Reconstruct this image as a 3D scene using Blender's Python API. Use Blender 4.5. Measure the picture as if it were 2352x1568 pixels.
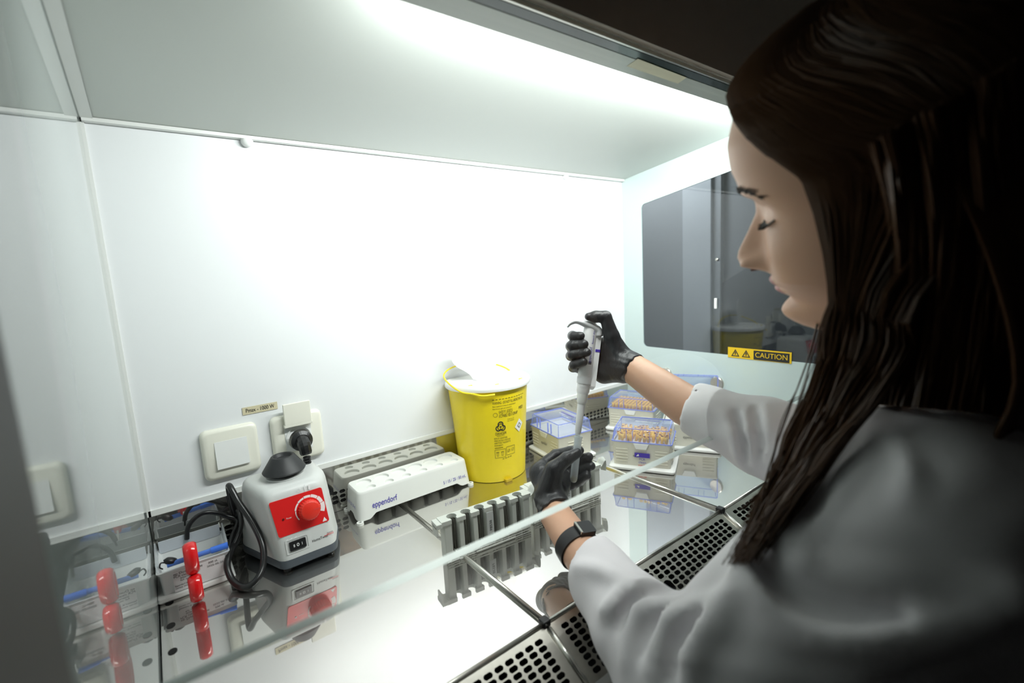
import bpy, bmesh, math, random
import numpy as np
from mathutils import Vector, Matrix
random.seed(7); rng = np.random.default_rng(7)
SC = bpy.context.scene; COL = SC.collection
for o in list(bpy.data.objects): bpy.data.objects.remove(o)
# ---------------------------------------------------------------- camera, world, lights, exposure
F_PX, YAW, PITCH, ROLL = 1088.860, .6455627, -.1391886, -.0554866
CAM = np.array([.043, -.88, .419])
_ca, _sa, _cb, _sb = math.cos(YAW), math.sin(YAW), math.cos(PITCH), math.sin(PITCH)
FW = np.array([_sa*_cb, _ca*_cb, _sb]); _r = np.array([_ca, -_sa, 0.]); _u = np.cross(_r, FW)
RT = _r*math.cos(ROLL)+_u*math.sin(ROLL); UP = -_r*math.sin(ROLL)+_u*math.cos(ROLL)
def ray(x, y): return FW+RT*(x-1176)/F_PX-UP*(y-784)/F_PX
def P(x, y, d): return CAM+ray(x, y)*d                 # photo point at optical depth d
def hit(x, y, ax, val): r = ray(x, y); return CAM+r*((val-CAM[ax])/r[ax])
def T(x, y, z=0.): return hit(x, y, 2, z)
cam = bpy.data.cameras.new('camera'); camo = bpy.data.objects.new('camera', cam); COL.objects.link(camo)
cam.sensor_width = 36; cam.lens = 36*F_PX/2352; cam.clip_start = .01
camo.matrix_world = Matrix(((RT[0], UP[0], -FW[0], CAM[0]), (RT[1], UP[1], -FW[1], CAM[1]), (RT[2], UP[2], -FW[2], CAM[2]), (0, 0, 0, 1)))
cam.dof.use_dof = True; cam.dof.focus_distance = .82; cam.dof.aperture_fstop = 3.2
SC.camera = camo
w = bpy.data.worlds.new('world'); SC.world = w; w.use_nodes = True
w.node_tree.nodes['Background'].inputs[0].default_value = (.64, .62, .57, 1)
w.node_tree.nodes['Background'].inputs[1].default_value = .013
def area(name, loc, rot, sx, sy, power, col=(1, 1, 1)):
    l = bpy.data.lights.new(name, 'AREA'); l.shape = 'RECTANGLE'; l.size = sx; l.size_y = sy; l.energy = power; l.color = col
    o = bpy.data.objects.new(name, l); COL.objects.link(o); o.location = loc; o.rotation_euler = rot; return o
# the fluorescent tube behind the cabinet's header
TUBE = (.66, -.4585, .6925)
area('tube_light', TUBE, (math.radians(52), 0, 0), .80, .030, 7.6, (.965, 1, .985))
SC.view_settings.view_transform = 'Standard'; SC.view_settings.look = 'None'; SC.view_settings.exposure = 0; SC.view_settings.gamma = 1
SC.view_settings.use_curve_mapping = False
# ---------------------------------------------------------------- helpers
MATS = {}
def mat(name, col, rough=.5, metal=0., **k):
    if name in MATS: return MATS[name]
    m = bpy.data.materials.new(name); m.use_nodes = True; b = m.node_tree.nodes['Principled BSDF']
    b.inputs['Base Color'].default_value = (*col, 1); b.inputs['Roughness'].default_value = rough; b.inputs['Metallic'].default_value = metal
    for a, v in k.items():
        if a == 'bump': continue
        b.inputs[a].default_value = v
    if 'bump' in k:
        sc, st, dist, stretch = k['bump']; nt = m.node_tree
        tc = nt.nodes.new('ShaderNodeTexCoord'); mp = nt.nodes.new('ShaderNodeMapping'); no = nt.nodes.new('ShaderNodeTexNoise'); bu = nt.nodes.new('ShaderNodeBump')
        mp.inputs['Scale'].default_value = stretch; no.inputs['Scale'].default_value = sc; no.inputs['Detail'].default_value = 4
        bu.inputs['Strength'].default_value = st; bu.inputs['Distance'].default_value = dist
        nt.links.new(tc.outputs['Object'], mp.inputs[0]); nt.links.new(mp.outputs[0], no.inputs['Vector']); nt.links.new(no.outputs['Fac'], bu.inputs['Height']); nt.links.new(bu.outputs[0], b.inputs['Normal'])
    MATS[name] = m; return m
def clear_glass(name, tint, rough=0., ior=1.5, body=None):
    """Thin glass: Fresnel reflection over a tinted see-through body (optionally part milky)."""
    if name in MATS: return MATS[name]
    m = bpy.data.materials.new(name); m.use_nodes = True; nt = m.node_tree; nt.nodes.clear()
    out = nt.nodes.new('ShaderNodeOutputMaterial'); fr = nt.nodes.new('ShaderNodeMath'); ge = nt.nodes.new('ShaderNodeNewGeometry'); dt = nt.nodes.new('ShaderNodeVectorMath'); dt.operation = 'DOT_PRODUCT'
    ab = nt.nodes.new('ShaderNodeMath'); ab.operation = 'ABSOLUTE'; om = nt.nodes.new('ShaderNodeMath'); om.operation = 'SUBTRACT'; om.inputs[0].default_value = 1
    pw = nt.nodes.new('ShaderNodeMath'); pw.operation = 'POWER'; pw.inputs[1].default_value = 5; f0 = ((ior-1)/(ior+1))**2
    fr.operation = 'MULTIPLY_ADD'; fr.inputs[1].default_value = 1-f0; fr.inputs[2].default_value = f0
    nt.links.new(ge.outputs['Incoming'], dt.inputs[0]); nt.links.new(ge.outputs['Normal'], dt.inputs[1]); nt.links.new(dt.outputs['Value'], ab.inputs[0])
    nt.links.new(ab.outputs[0], om.inputs[1]); nt.links.new(om.outputs[0], pw.inputs[0]); nt.links.new(pw.outputs[0], fr.inputs[0])
    tr = nt.nodes.new('ShaderNodeBsdfTransparent'); tr.inputs[0].default_value = (*tint, 1)
    gl = nt.nodes.new('ShaderNodeBsdfGlossy'); gl.inputs['Roughness'].default_value = rough
    mx = nt.nodes.new('ShaderNodeMixShader'); src = tr.outputs[0]
    if body:
        df = nt.nodes.new('ShaderNodeBsdfDiffuse'); df.inputs[0].default_value = (*body[0], 1)
        m2 = nt.nodes.new('ShaderNodeMixShader'); m2.inputs[0].default_value = body[1]
        nt.links.new(tr.outputs[0], m2.inputs[1]); nt.links.new(df.outputs[0], m2.inputs[2]); src = m2.outputs[0]
    nt.links.new(fr.outputs[0], mx.inputs[0]); nt.links.new(src, mx.inputs[1]); nt.links.new(gl.outputs[0], mx.inputs[2]); nt.links.new(mx.outputs[0], out.inputs[0])
    MATS[name] = m; return m
def steel(name, col=(.66, .655, .63), r0=.045, haze=.25, scale=(1, 1, 1)):
    if name in MATS: return MATS[name]
    m = bpy.data.materials.new(name); m.use_nodes = True; nt = m.node_tree; b = nt.nodes['Principled BSDF']
    b.inputs['Base Color'].default_value = (*col, 1); b.inputs['Metallic'].default_value = 1; b.inputs['Roughness'].default_value = r0
    b2 = nt.nodes.new('ShaderNodeBsdfPrincipled'); b2.inputs['Base Color'].default_value = (*[min(1, c*1.12) for c in col], 1); b2.inputs['Metallic'].default_value = 1; b2.inputs['Roughness'].default_value = .42
    tc = nt.nodes.new('ShaderNodeTexCoord'); mp = nt.nodes.new('ShaderNodeMapping'); no = nt.nodes.new('ShaderNodeTexNoise'); ra = nt.nodes.new('ShaderNodeMapRange'); mx = nt.nodes.new('ShaderNodeMixShader')
    mp.inputs['Scale'].default_value = scale; no.inputs['Scale'].default_value = 30; no.inputs['Detail'].default_value = 5
    ra.inputs['To Min'].default_value = haze*.6; ra.inputs['To Max'].default_value = haze*1.5
    nt.links.new(tc.outputs['Object'], mp.inputs[0]); nt.links.new(mp.outputs[0], no.inputs['Vector']); nt.links.new(no.outputs['Fac'], ra.inputs['Value'])
    nt.links.new(ra.outputs[0], mx.inputs[0]); nt.links.new(b.outputs[0], mx.inputs[1]); nt.links.new(b2.outputs[0], mx.inputs[2]); nt.links.new(mx.outputs[0], nt.nodes['Material Output'].inputs[0])
    MATS[name] = m; return m
def link(name, me, m, parent=None, smooth=False):
    if m is not None and not me.materials: me.materials.append(m)
    if smooth: me.polygons.foreach_set('use_smooth', [True]*len(me.polygons))
    o = bpy.data.objects.new(name, me); COL.objects.link(o)
    if parent is not None: o.parent = parent
    return o
def tag(o, label=None, cat=None, group=None, kind=None):
    for k, v in (('label', label), ('category', cat), ('group', group), ('kind', kind)):
        if v: o[k] = v
    return o
def empty(name, loc, label, cat, group=None, rz=0.):
    o = bpy.data.objects.new(name, None); COL.objects.link(o); o.location = loc; o.rotation_euler = (0, 0, rz); o.empty_display_size = .02
    return tag(o, label, cat, group)
class MB:
    def __init__(s): s.v = []; s.f = []
    def add(s, v, f): n = len(s.v); s.v += [tuple(map(float, p)) for p in v]; s.f += [tuple(n+i for i in q) for q in f]; return s
    def box(s, a, b, bev=0.):
        if bev:
            bm = bmesh.new(); bmesh.ops.create_cube(bm, size=1)
            for v in bm.verts: v.co = Vector([(a[i]+b[i])/2+v.co[i]*(b[i]-a[i]) for i in range(3)])
            bmesh.ops.bevel(bm, geom=bm.edges[:], offset=bev, segments=3, profile=.5, affect='EDGES')
            bm.verts.index_update(); s.add([v.co for v in bm.verts], [[v.index for v in f.verts] for f in bm.faces]); bm.free(); return s
        x0, y0, z0 = a; x1, y1, z1 = b
        return s.add([(x0, y0, z0), (x1, y0, z0), (x1, y1, z0), (x0, y1, z0), (x0, y0, z1), (x1, y0, z1), (x1, y1, z1), (x0, y1, z1)],
                     [(3, 2, 1, 0), (4, 5, 6, 7), (0, 1, 5, 4), (1, 2, 6, 5), (2, 3, 7, 6), (3, 0, 4, 7)])
    def rings(s, rs, c0=True, c1=True):
        n = len(rs[0]); v = [p for r in rs for p in r]; f = []
        for i in range(len(rs)-1):
            for j in range(n): k = (j+1) % n; f.append((i*n+j, i*n+k, (i+1)*n+k, (i+1)*n+j))
        if c0: f.append(tuple(range(n))[::-1])
        if c1: f.append(tuple((len(rs)-1)*n+j for j in range(n)))
        return s.add(v, f)
    def lathe(s, prof, c=(0, 0, 0), n=48, sx=1, sy=1, warp=None, c0=True, c1=True):
        rs = []
        for r, z in prof:
            ring = [(c[0]+r*sx*math.cos(2*math.pi*j/n), c[1]+r*sy*math.sin(2*math.pi*j/n), c[2]+z) for j in range(n)]
            rs.append([warp(p) for p in ring] if warp else ring)
        return s.rings(rs, c0, c1)
    def tube(s, pts, r, n=10, caps=True):
        pts = [np.array(p, float) for p in pts]; rr = r if hasattr(r, '__len__') else [r]*len(pts); rs = []; nrm = None
        for i, p in enumerate(pts):
            t = pts[min(i+1, len(pts)-1)]-pts[max(i-1, 0)]; t /= np.linalg.norm(t)+1e-12
            if nrm is None: a = np.array([0, 0, 1.]) if abs(t[2]) < .9 else np.array([1., 0, 0]); nrm = np.cross(t, a)
            nrm = nrm-t*(nrm@t); nrm /= np.linalg.norm(nrm); bn = np.cross(t, nrm)
            rs.append([tuple(p+rr[i]*(nrm*math.cos(2*math.pi*j/n)+bn*math.sin(2*math.pi*j/n))) for j in range(n)])
        return s.rings(rs, caps, caps)
    def prism(s, poly, z0, z1, top=None):
        top = top or poly; return s.rings([[(x, y, z0) for x, y in poly], [(x, y, z1) for x, y in top]])
    def quad(s, a, b, c, d): return s.add([a, b, c, d], [(0, 1, 2, 3)])
    def xf(s, M):
        s.v = [tuple(M @ Vector(p)) for p in s.v]; return s
    def fn(s, g): s.v = [tuple(g(p)) for p in s.v]; return s
    def build(s, name, m, parent=None, smooth=False, angle=None):
        me = bpy.data.meshes.new(name); me.from_pydata(s.v, [], s.f); me.update()
        bm = bmesh.new(); bm.from_mesh(me); bmesh.ops.recalc_face_normals(bm, faces=bm.faces[:])
        if angle is not None:
            for e in bm.edges:
                e.smooth = not (len(e.link_faces) == 2 and e.calc_face_angle(0) > math.radians(angle))
        bm.to_mesh(me); bm.free()
        return link(name, me, m, parent, smooth or angle is not None)
def spline(pts, n=8):
    pts = [np.array(p, float) for p in pts]; pp = [2*pts[0]-pts[1]]+pts+[2*pts[-1]-pts[-2]]; out = []
    for i in range(1, len(pp)-2):
        for k in range(n):
            t = k/n; a, b, c, d = pp[i-1:i+3]
            out.append(.5*((2*b)+(c-a)*t+(2*a-5*b+4*c-d)*t*t+(3*b-a-3*c+d)*t**3))
    out.append(pts[-1]); return out
def rrect(x0, y0, x1, y1, r, n=5):
    o = []
    for cx, cy, a in ((x1-r, y1-r, 0), (x0+r, y1-r, 90), (x0+r, y0+r, 180), (x1-r, y0+r, 270)):
        for k in range(n+1): t = math.radians(a+90*k/n); o.append((cx+r*math.cos(t), cy+r*math.sin(t)))
    return o
_fc = {}
def text(s, size, width=None, align='CENTER'):
    """verts, faces of a line of lettering, in its own xy plane; width squeezes it to a given length"""
    c = bpy.data.curves.new('t', 'FONT'); c.body = s; c.size = size; c.align_x = align; c.align_y = 'CENTER'
    o = bpy.data.objects.new('t', c); COL.objects.link(o); dg = bpy.context.evaluated_depsgraph_get(); dg.update()
    me = bpy.data.meshes.new_from_object(o.evaluated_get(dg)); v = np.array([x.co[:] for x in me.vertices]); f = [tuple(p.vertices) for p in me.polygons]
    bpy.data.objects.remove(o); bpy.data.curves.remove(c); bpy.data.meshes.remove(me)
    if width and len(v):
        mn, mxx = v[:, 0].min(), v[:, 0].max(); k = width/(mxx-mn)
        v[:, 0] = (v[:, 0]-((mn+mxx)/2 if align == 'CENTER' else mn))*k
    return v, f
def lettering(lines, place, name, m, parent, thick=0.):
    """lines: (string, u, v, size, width, align); place(u,v)->xyz"""
    b = MB()
    for s, u, v, size, width, al in lines:
        tv, tf = text(s, size, width, al)
        if len(tv): b.add([place(u+p[0], v+p[1]) for p in tv], tf)
    return b.build(name, m, parent)
def plane_place(o, ux, vx, off=0.):
    o = np.array(o, float); ux = np.array(ux, float); ux /= np.linalg.norm(ux); vx = np.array(vx, float); vx /= np.linalg.norm(vx); n = np.cross(ux, vx)
    return lambda u, v, h=0.: tuple(o+ux*u+vx*v+n*(off+h))
def copy_tree(o, parent=None):
    c = o.copy(); COL.objects.link(c); c.parent = parent
    for ch in [x for x in bpy.data.objects if x.parent == o]: copy_tree(ch, c)
    return c
# signed distance tools
def sd_cap(p, a, b, ra, rb):
    a = np.asarray(a, float); b = np.asarray(b, float); ab = b-a; t = np.clip(((p-a)@ab)/(ab@ab+1e-12), 0, 1)
    return np.linalg.norm(p-a-t[..., None]*ab, axis=-1)-(ra+(rb-ra)*t)
def sd_ell(p, c, r, R=None):
    q = p-np.asarray(c, float)
    if R is not None: q = q@R
    r = np.asarray(r, float); k0 = np.linalg.norm(q/r, axis=-1); k1 = np.linalg.norm(q/(r*r), axis=-1)
    return k0*(k0-1)/(k1+1e-9)
def smin(a, b, k): h = np.clip(.5+.5*(b-a)/k, 0, 1); return b+(a-b)*h-k*h*(1-h)
def smax(a, b, k): return -smin(-a, -b, k)
def nets(f, lo, hi, h):
    lo = np.array(lo, float); hi = np.array(hi, float); n = np.ceil((hi-lo)/h).astype(int)+1
    ax = [lo[i]+h*np.arange(n[i]) for i in range(3)]
    V = np.empty(n, np.float32)
    for i in range(0, n[0], 16):
        g = np.stack(np.meshgrid(ax[0][i:i+16], ax[1], ax[2], indexing='ij'), -1); V[i:i+16] = f(g)
    S = V < 0; c = np.zeros(n-1, np.int8)
    for d in np.ndindex(2, 2, 2): c += S[d[0]:n[0]-1+d[0], d[1]:n[1]-1+d[1], d[2]:n[2]-1+d[2]]
    act = (c > 0) & (c < 8); idx = -np.ones(n-1, int); cells = np.argwhere(act); idx[act] = np.arange(len(cells))
    acc = np.zeros((len(cells), 3)); cnt = np.zeros(len(cells))
    for axis in range(3):
        for d in np.ndindex(2, 2):
            o = list(d); o.insert(axis, 0); p0 = cells+o; p1 = p0.copy(); p1[:, axis] += 1
            a = V[tuple(p0.T)]; b = V[tuple(p1.T)]; mk = (a < 0) != (b < 0)
            t = np.where(mk, a/(a-b+1e-20), 0); q = p0.astype(float); q[:, axis] += t
            acc[mk] += q[mk]; cnt[mk] += 1
    verts = lo+h*acc/cnt[:, None]; faces = []
    for axis in range(3):
        sl0 = [slice(1, -1)]*3; sl0[axis] = slice(0, -1); sl1 = [slice(1, -1)]*3; sl1[axis] = slice(1, None)
        a = S[tuple(sl0)]; b = S[tuple(sl1)]; e = np.argwhere(a != b); flip = a[tuple(e.T)]
        e = e+1; e[:, axis] -= 1; u, v = [i for i in range(3) if i != axis]
        def at(du, dv): q = e.copy(); q[:, u] -= du; q[:, v] -= dv; return idx[tuple(q.T)]
        q = np.stack([at(0, 0), at(1, 0), at(1, 1), at(0, 1)], -1)
        fl = flip if axis != 1 else ~flip
        q[~fl] = q[~fl][:, ::-1]; faces.append(q)
    return verts, np.concatenate(faces)
def net_mesh(name, f, lo, hi, h, m, parent=None, relax=2):
    v, q = nets(f, lo, hi, h); me = bpy.data.meshes.new(name); me.from_pydata(v.tolist(), [], q.tolist()); me.update()
    if relax:
        bm = bmesh.new(); bm.from_mesh(me)
        for _ in range(relax): bmesh.ops.smooth_vert(bm, verts=bm.verts[:], factor=.5, use_axis_x=True, use_axis_y=True, use_axis_z=True)
        bm.to_mesh(me); bm.free()
    return link(name, me, m, parent, True)
def march(f, x, y, d0, d1, n=160):
    r = ray(x, y); ds = np.linspace(d0, d1, n); v = f(CAM+ds[:, None]*r)
    k = np.argmax(v < 0)
    if v[k] >= 0: return None
    return CAM+r*ds[k]
# ---------------------------------------------------------------- materials
white_wall = mat('white_laminate', (.80, .815, .83), .35)
ceil_m = mat('ceiling_white', (.55, .58, .55), .45)
trim_w = mat('white_trim', (.78, .79, .77), .4)
tray_m = steel('tray_steel', (.65, .64, .615), .03, .18, scale=(.35, .35, .35)); rail_m = steel('rail_steel', (.62, .61, .56), .18, .3); grille_m = steel('grille_steel', (.47, .455, .41), .2, .4)
mirror_m = steel('upstand_steel', (.62, .61, .58), .04, .10)
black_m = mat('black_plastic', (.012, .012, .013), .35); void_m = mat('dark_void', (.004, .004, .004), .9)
plate_m = mat('ivory_plastic', (.80, .79, .70), .3); whitep = mat('white_plastic', (.82, .83, .82), .35)
ink = mat('black_ink', (.02, .02, .02), .6); blueink = mat('blue_ink', (.05, .03, .42), .5); redink = mat('red_ink', (.75, .06, .06), .5); whiteink = mat('white_ink', (.85, .85, .85), .5)
purple_m = mat('purple_plastic', (.07, .04, .42), .3)
# ---------------------------------------------------------------- setting: the cabinet's chamber
W, H0, SL = 1.112, .658, .128
TF = -.474
def ceil_z(y): return H0-SL*y
b = MB().box((0, 0, .094), (W, .02, H0+.03)); tag(b.build('wall_back', white_wall), kind='structure')
b = MB().add([(0, 0, ceil_z(0)), (W, 0, ceil_z(0)), (W, -.50, ceil_z(-.5)), (0, -.50, ceil_z(-.5)), (0, 0, ceil_z(0)+.02), (W, 0, ceil_z(0)+.02), (W, -.5, ceil_z(-.5)+.02), (0, -.5, ceil_z(-.5)+.02)],
             [(0, 1, 2, 3), (7, 6, 5, 4), (0, 4, 5, 1), (1, 5, 6, 2), (2, 6, 7, 3), (3, 7, 4, 0)])
tag(b.build('ceiling', ceil_m), kind='structure')
# thin edge strips along the ceiling's back and left borders, and the foot of the back wall
b = MB().box((.002, -.012, H0-.004), (W-.002, -.001, H0+.001)); b.add([(.001, -.012, ceil_z(-.012)-.002), (.014, -.012, ceil_z(-.012)-.002), (.014, -.5, ceil_z(-.5)-.002), (.001, -.5, ceil_z(-.5)-.002)], [(0, 1, 2, 3)])
tag(b.build('trim_1', trim_w), kind='structure')
b = MB().box((.001, -.004, .088), (W-.001, .0, .097)).box((-.001, -.004, .088), (.004, 0, H0-.004)); tag(b.build('trim_2', trim_w), kind='structure')
# left wall: glass panel, seen almost edge-on
left_m = mat('side_glass', (.42, .46, .45), .015, 0, IOR=1.62)
b = MB().box((-.012, -.640, -.004), (0, 0, .86)); tag(b.build('wall_left', left_m), kind='structure')
# right wall: pale glass border round a clear window
border_m = mat('pale_green_glass', (.60, .70, .69), .06, 0, IOR=1.5)
out = [(.0, .0), (-.565, 0), (-.565, .86), (0, .86)]
yA, yB, zA = -.064, -.52, .204
def wtop(y): return .588-(y-yA)*.15
inner = []
for (cy, cz, a) in ((yB+.012, wtop(yB)-.014, 90), (yB+.012, zA+.012, 180), (yA-.012, zA+.012, 270), (yA-.012, wtop(yA)-.014, 0)):
    for k in range(7): t = math.radians(a+15*k); inner.append((cy+.012*math.cos(t), cz+.012*math.sin(t)))
def ring_panel(x0, x1):
    outer = []
    N = len(inner); cy = sum(p[0] for p in inner)/N; cz = sum(p[1] for p in inner)/N
    for p in inner:
        dy, dz = p[0]-cy, p[1]-cz; ts = []
        if dy > 0: ts.append((0-cy)/dy)
        if dy < 0: ts.append((-.60-cy)/dy)
        if dz > 0: ts.append((.86-cz)/dz)
        if dz < 0: ts.append((-.004-cz)/dz)
        t = min(x for x in ts if x > 0); outer.append((cy+dy*t, cz+dz*t))
    for (qy, qz) in ((-.60, .86), (-.60, -.004), (0, -.004), (0, .86)):
        k = min(range(N), key=lambda i: (outer[i][0]-qy)**2+(outer[i][1]-qz)**2); outer[k] = (qy, qz)
    v = [(x0, *p) for p in inner]+[(x0, *p) for p in outer]+[(x1, *p) for p in inner]+[(x1, *p) for p in outer]; f = []
    for j in range(N):
        k = (j+1) % N; f += [(j, k, N+k, N+j), (2*N+j, 3*N+j, 3*N+k, 2*N+k), (j, 2*N+j, 2*N+k, k), (N+j, N+k, 3*N+k, 3*N+j)]
    return MB().add(v, f)
tag(ring_panel(W, W+.004).build('wall_right', border_m), kind='structure')
pane_m = clear_glass('smoked_pane', (.80, .83, .85), 0, 1.62)
tag(MB().box((W+.001, yB, zA), (W+.003, yA, wtop(yB))).build('window_1', pane_m), kind='structure')
# what stands outside the right window
XO = 1.75
oy = [hit(x, 560, 0, XO)[1] for x in (1440, 1568, 1632, 1650, 1900)]
for i, (c, dx) in enumerate(((.30, .02), (.52, .0), (.30, .015), (.16, .04))):
    tag(MB().box((XO+dx, oy[i+1], -.9), (XO+dx+.03, oy[i], 1.6)).build('trim_%d' % (3+i), mat('outer_grey_%d' % i, (c, c*1.03, c*1.06), .6)), kind='structure')
dg = [hit(x, y, 0, XO+.03) for x, y in ((1650, 655), (1760, 588), (1900, 500), (1900, 1000), (1650, 1000))]
tag(MB().rings([[(x, q[1], q[2]) for q in dg] for x in (XO+.028, XO+.034)]).build('trim_10', mat('outer_dark', (.08, .085, .09), .6)), kind='structure')
area('outer_fill_light', (1.45, .35, 1.35), (0, math.radians(-50), 0), .3, .3, 22, (.93, .97, 1))  # unseen fill light, added to brighten the panels outside the window
# upstand with slots along the foot of the back wall
def slot_outline(cx, cy, w, h, ch): return [(cx+w/2, cy-h/2+ch), (cx+w/2, cy+h/2-ch), (cx+w/2-ch, cy+h/2), (cx, cy+h/2), (cx-w/2+ch, cy+h/2), (cx-w/2, cy+h/2-ch), (cx-w/2, cy-h/2+ch), (cx-w/2+ch, cy-h/2), (cx, cy-h/2), (cx+w/2-ch, cy-h/2)]
def perforated(mb, x0, y0, nx, ny, px, py, w, h, ch, place, th, skip=None):
    for i in range(nx):
        for j in range(ny):
            cx, cy = x0+px*(i+.5), y0+py*(j+.5); a, bb, c, d = cx-px/2, cx+px/2, cy-py/2, cy+py/2
            if skip and skip(cx, cy): continue
            o = slot_outline(cx, cy, w, h, ch)
            R = [(bb, c), (bb, d), (bb, d), (cx, d), (a, d), (a, d), (a, c), (a, c), (cx, c), (bb, c)]
            R = [(bb, c+(d-c)*.25), (bb, c+(d-c)*.75), (bb, d), (cx, d), (a, d), (a, c+(d-c)*.75), (a, c+(d-c)*.25), (a, c), (cx, c), (bb, c)]
            n = 10; v = [place(x, y, 0) for x, y in o]+[place(x, y, 0) for x, y in R]+[place(x, y, -th) for x, y in o]; f = []
            for k in range(n): q = (k+1) % n; f += [(k, q, n+q, n+k), (k, 2*n+k, 2*n+q, q)]
            mb.add(v, f)
up = MB(); zs0, zs1, pz = .0140, .0410, .009
pl = lambda x, z, h: (x, -.006-h, z)
nU = 77; px = .0143; x0 = (W-nU*px)/2
perforated(up, x0, zs0, nU, 3, px, pz, .0108, .0062, .0022, pl, .0012)
up.box((.001, -.0062, zs1), (W-.001, -.0048, .0885)); up.box((.001, -.0062, .0005), (W-.001, -.0048, zs0))
up.box((.001, -.0062, zs0), (x0, -.0048, zs1)); up.box((x0+nU*px, -.0062, zs0), (W-.001, -.0048, zs1))
tag(up.build('wall_upstand', mirror_m), kind='structure')
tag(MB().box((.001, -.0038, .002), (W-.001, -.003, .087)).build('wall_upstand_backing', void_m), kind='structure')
# work trays, seam rods, grilles
XS = [.001, .373, .774, 1.111]; GS = .485
tl = ['polished steel work tray at the left, under the mixer and the scissors box', 'polished middle steel tray under the two grey tube holders', 'polished steel tray at the right, under the front blue-lidded tip box']
for i in range(3):
    b = MB().box((XS[i]+.0008, TF, -.010), (XS[i+1]-.0008, -.0065, 0)); o = b.build('steel_tray', tray_m); tag(o, tl[i], 'tray', 'work trays')
    if i == 0:
        for (x, y) in ((373, 1390), (371, 1445), (370, 1507)):
            q = T(x, y); MB().lathe([(.0001, .0003), (.006, .0003), (.006, .0005), (.0001, .0005)], (max(.012, q[0]), q[1], 0), 20, .8, 1.0).build('finger_hole', void_m, o)
def gp(x, s, h=0.): n = math.hypot(1, GS); return (x, TF-.004-s/n+h*GS/n*-1, -.0005-s*GS/n+h/n)
gl = ['perforated front grille panel at the left, below the bare tray', 'perforated front grille with one big round hole, partly under the sleeve', 'perforated front grille at the far right, behind the hair tips']
GLEN = .078
for i in range(3):
    a, c = XS[i]+.002, XS[i+1]-.002; g = MB(); nx = int((c-a-.020)/.01435); x0 = (a+c)/2-nx*.01435/2; ny = 8; py = .00805; y0 = .0085
    big = (.569, .048)
    sk = (lambda x, y: (x-big[0])**2+(y-big[1])**2 < .0118**2) if i == 1 else None
    perforated(g, x0, y0, nx, ny, .01435, py, .0112, .0062, .0020, lambda x, s, h: gp(x, s, h), .0012, sk)
    for (u0, u1, s0, s1) in ((a, c, .0015, y0), (a, c, y0+ny*py, GLEN), (a, x0, y0, y0+ny*py), (x0+nx*.01435, c, y0, y0+ny*py)):
        g.quad(gp(u0, s0), gp(u1, s0), gp(u1, s1), gp(u0, s1))
    if i == 1:
        # plate round the big opening
        M = 32; cells = [(x0+.01435*(k+.5), y0+py*(j+.5)) for k in range(nx) for j in range(ny) if sk(x0+.01435*(k+.5), y0+py*(j+.5))]
        ax, bx = min(q[0] for q in cells)-.01435/2, max(q[0] for q in cells)+.01435/2; ay, by = min(q[1] for q in cells)-py/2, max(q[1] for q in cells)+py/2
        cx, cy = (ax+bx)/2, (ay+by)/2; full = {(round(q[0], 5), round(q[1], 5)) for q in cells}
        rin = [(cx+.0088*math.cos(2*math.pi*k/M), cy+.0088*math.sin(2*math.pi*k/M)) for k in range(M)]
        ro = []
        for (x, y) in rin: dx, dy = x-cx, y-cy; t = min(((bx-ax)/2)/abs(dx) if dx else 9e9, ((by-ay)/2)/abs(dy) if dy else 9e9); ro.append((cx+dx*t, cy+dy*t))
        g.add([gp(*p, -.0001) for p in rin]+[gp(*p, -.0001) for p in ro]+[gp(*p, -.0015) for p in rin], [q for k in range(M) for q in ((k, (k+1) % M, M+(k+1) % M, M+k), (k, 2*M+k, 2*M+(k+1) % M, (k+1) % M))])
    o = g.build('air_grille', grille_m); tag(o, gl[i], 'grille', 'front air grilles')
    MB().tube([(a, TF-.003, .0005), (c, TF-.003, .0005)], .0028, 10).build('edge_bead', rail_m, o, smooth=True)
for i, x in enumerate(XS[1:3]):
    l = ['round steel seam rod running beneath the front grey tube holder', 'round steel seam rod at the corner of the front tip box']
    o = MB().tube([(x, -.012, .001), (x, TF+.004, .001)], .0042, 12).build('seam_rod', rail_m, smooth=True); tag(o, l[i], 'rod', 'tray seam rods')
    MB().tube([gp(x, .006, .001), gp(x, GLEN, .001)], .0034, 12).build('grille_rod', rail_m, o, smooth=True)
    MB().box((x-.0055, TF-.008, -.003), (x+.0055, TF+.004, .006), .0018).build('clip', black_m, o)
tag(MB().box((.001, -.60, -.07), (W-.001, -.0065, -.062)).box((.001, -.005, -.07), (W-.001, -.004, .001)).build('trough', void_m), kind='structure')
# front sill outside the grille and the dark room
e = gp(0, GLEN)
sill_m = mat('sill_grey', (.20, .20, .19), .5)
b = MB().add([(0, e[1], e[2]), (W, e[1], e[2]), (W, e[1]-.012, e[2]+.004), (0, e[1]-.012, e[2]+.004), (0, e[1]-.06, -.03), (W, e[1]-.06, -.03), (0, e[1]-.07, -.5), (W, e[1]-.07, -.5)], [(0, 1, 2, 3), (3, 2, 5, 4), (4, 5, 7, 6)])
tag(b.build('trim_6', sill_m), kind='structure')
room = mat('room_dark', (.035, .035, .035), .8)
tag(MB().box((-2.5, -3.5, -.95), (4, 2.5, -.9)).build('floor', mat('room_floor', (.12, .12, .12), .6)), kind='structure')
tag(MB().box((3.4, -3.5, -.9), (3.45, 2.5, 2.2)).build('wall_room_right', room), kind='structure')
tag(MB().box((-2.5, -3.5, -.9), (4, -3.45, 2.2)).build('wall_room_front', room), kind='structure')
tag(MB().box((-2.5, 1.2, -.9), (4, 1.25, 2.2)).build('wall_room_back', room), kind='structure')
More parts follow.
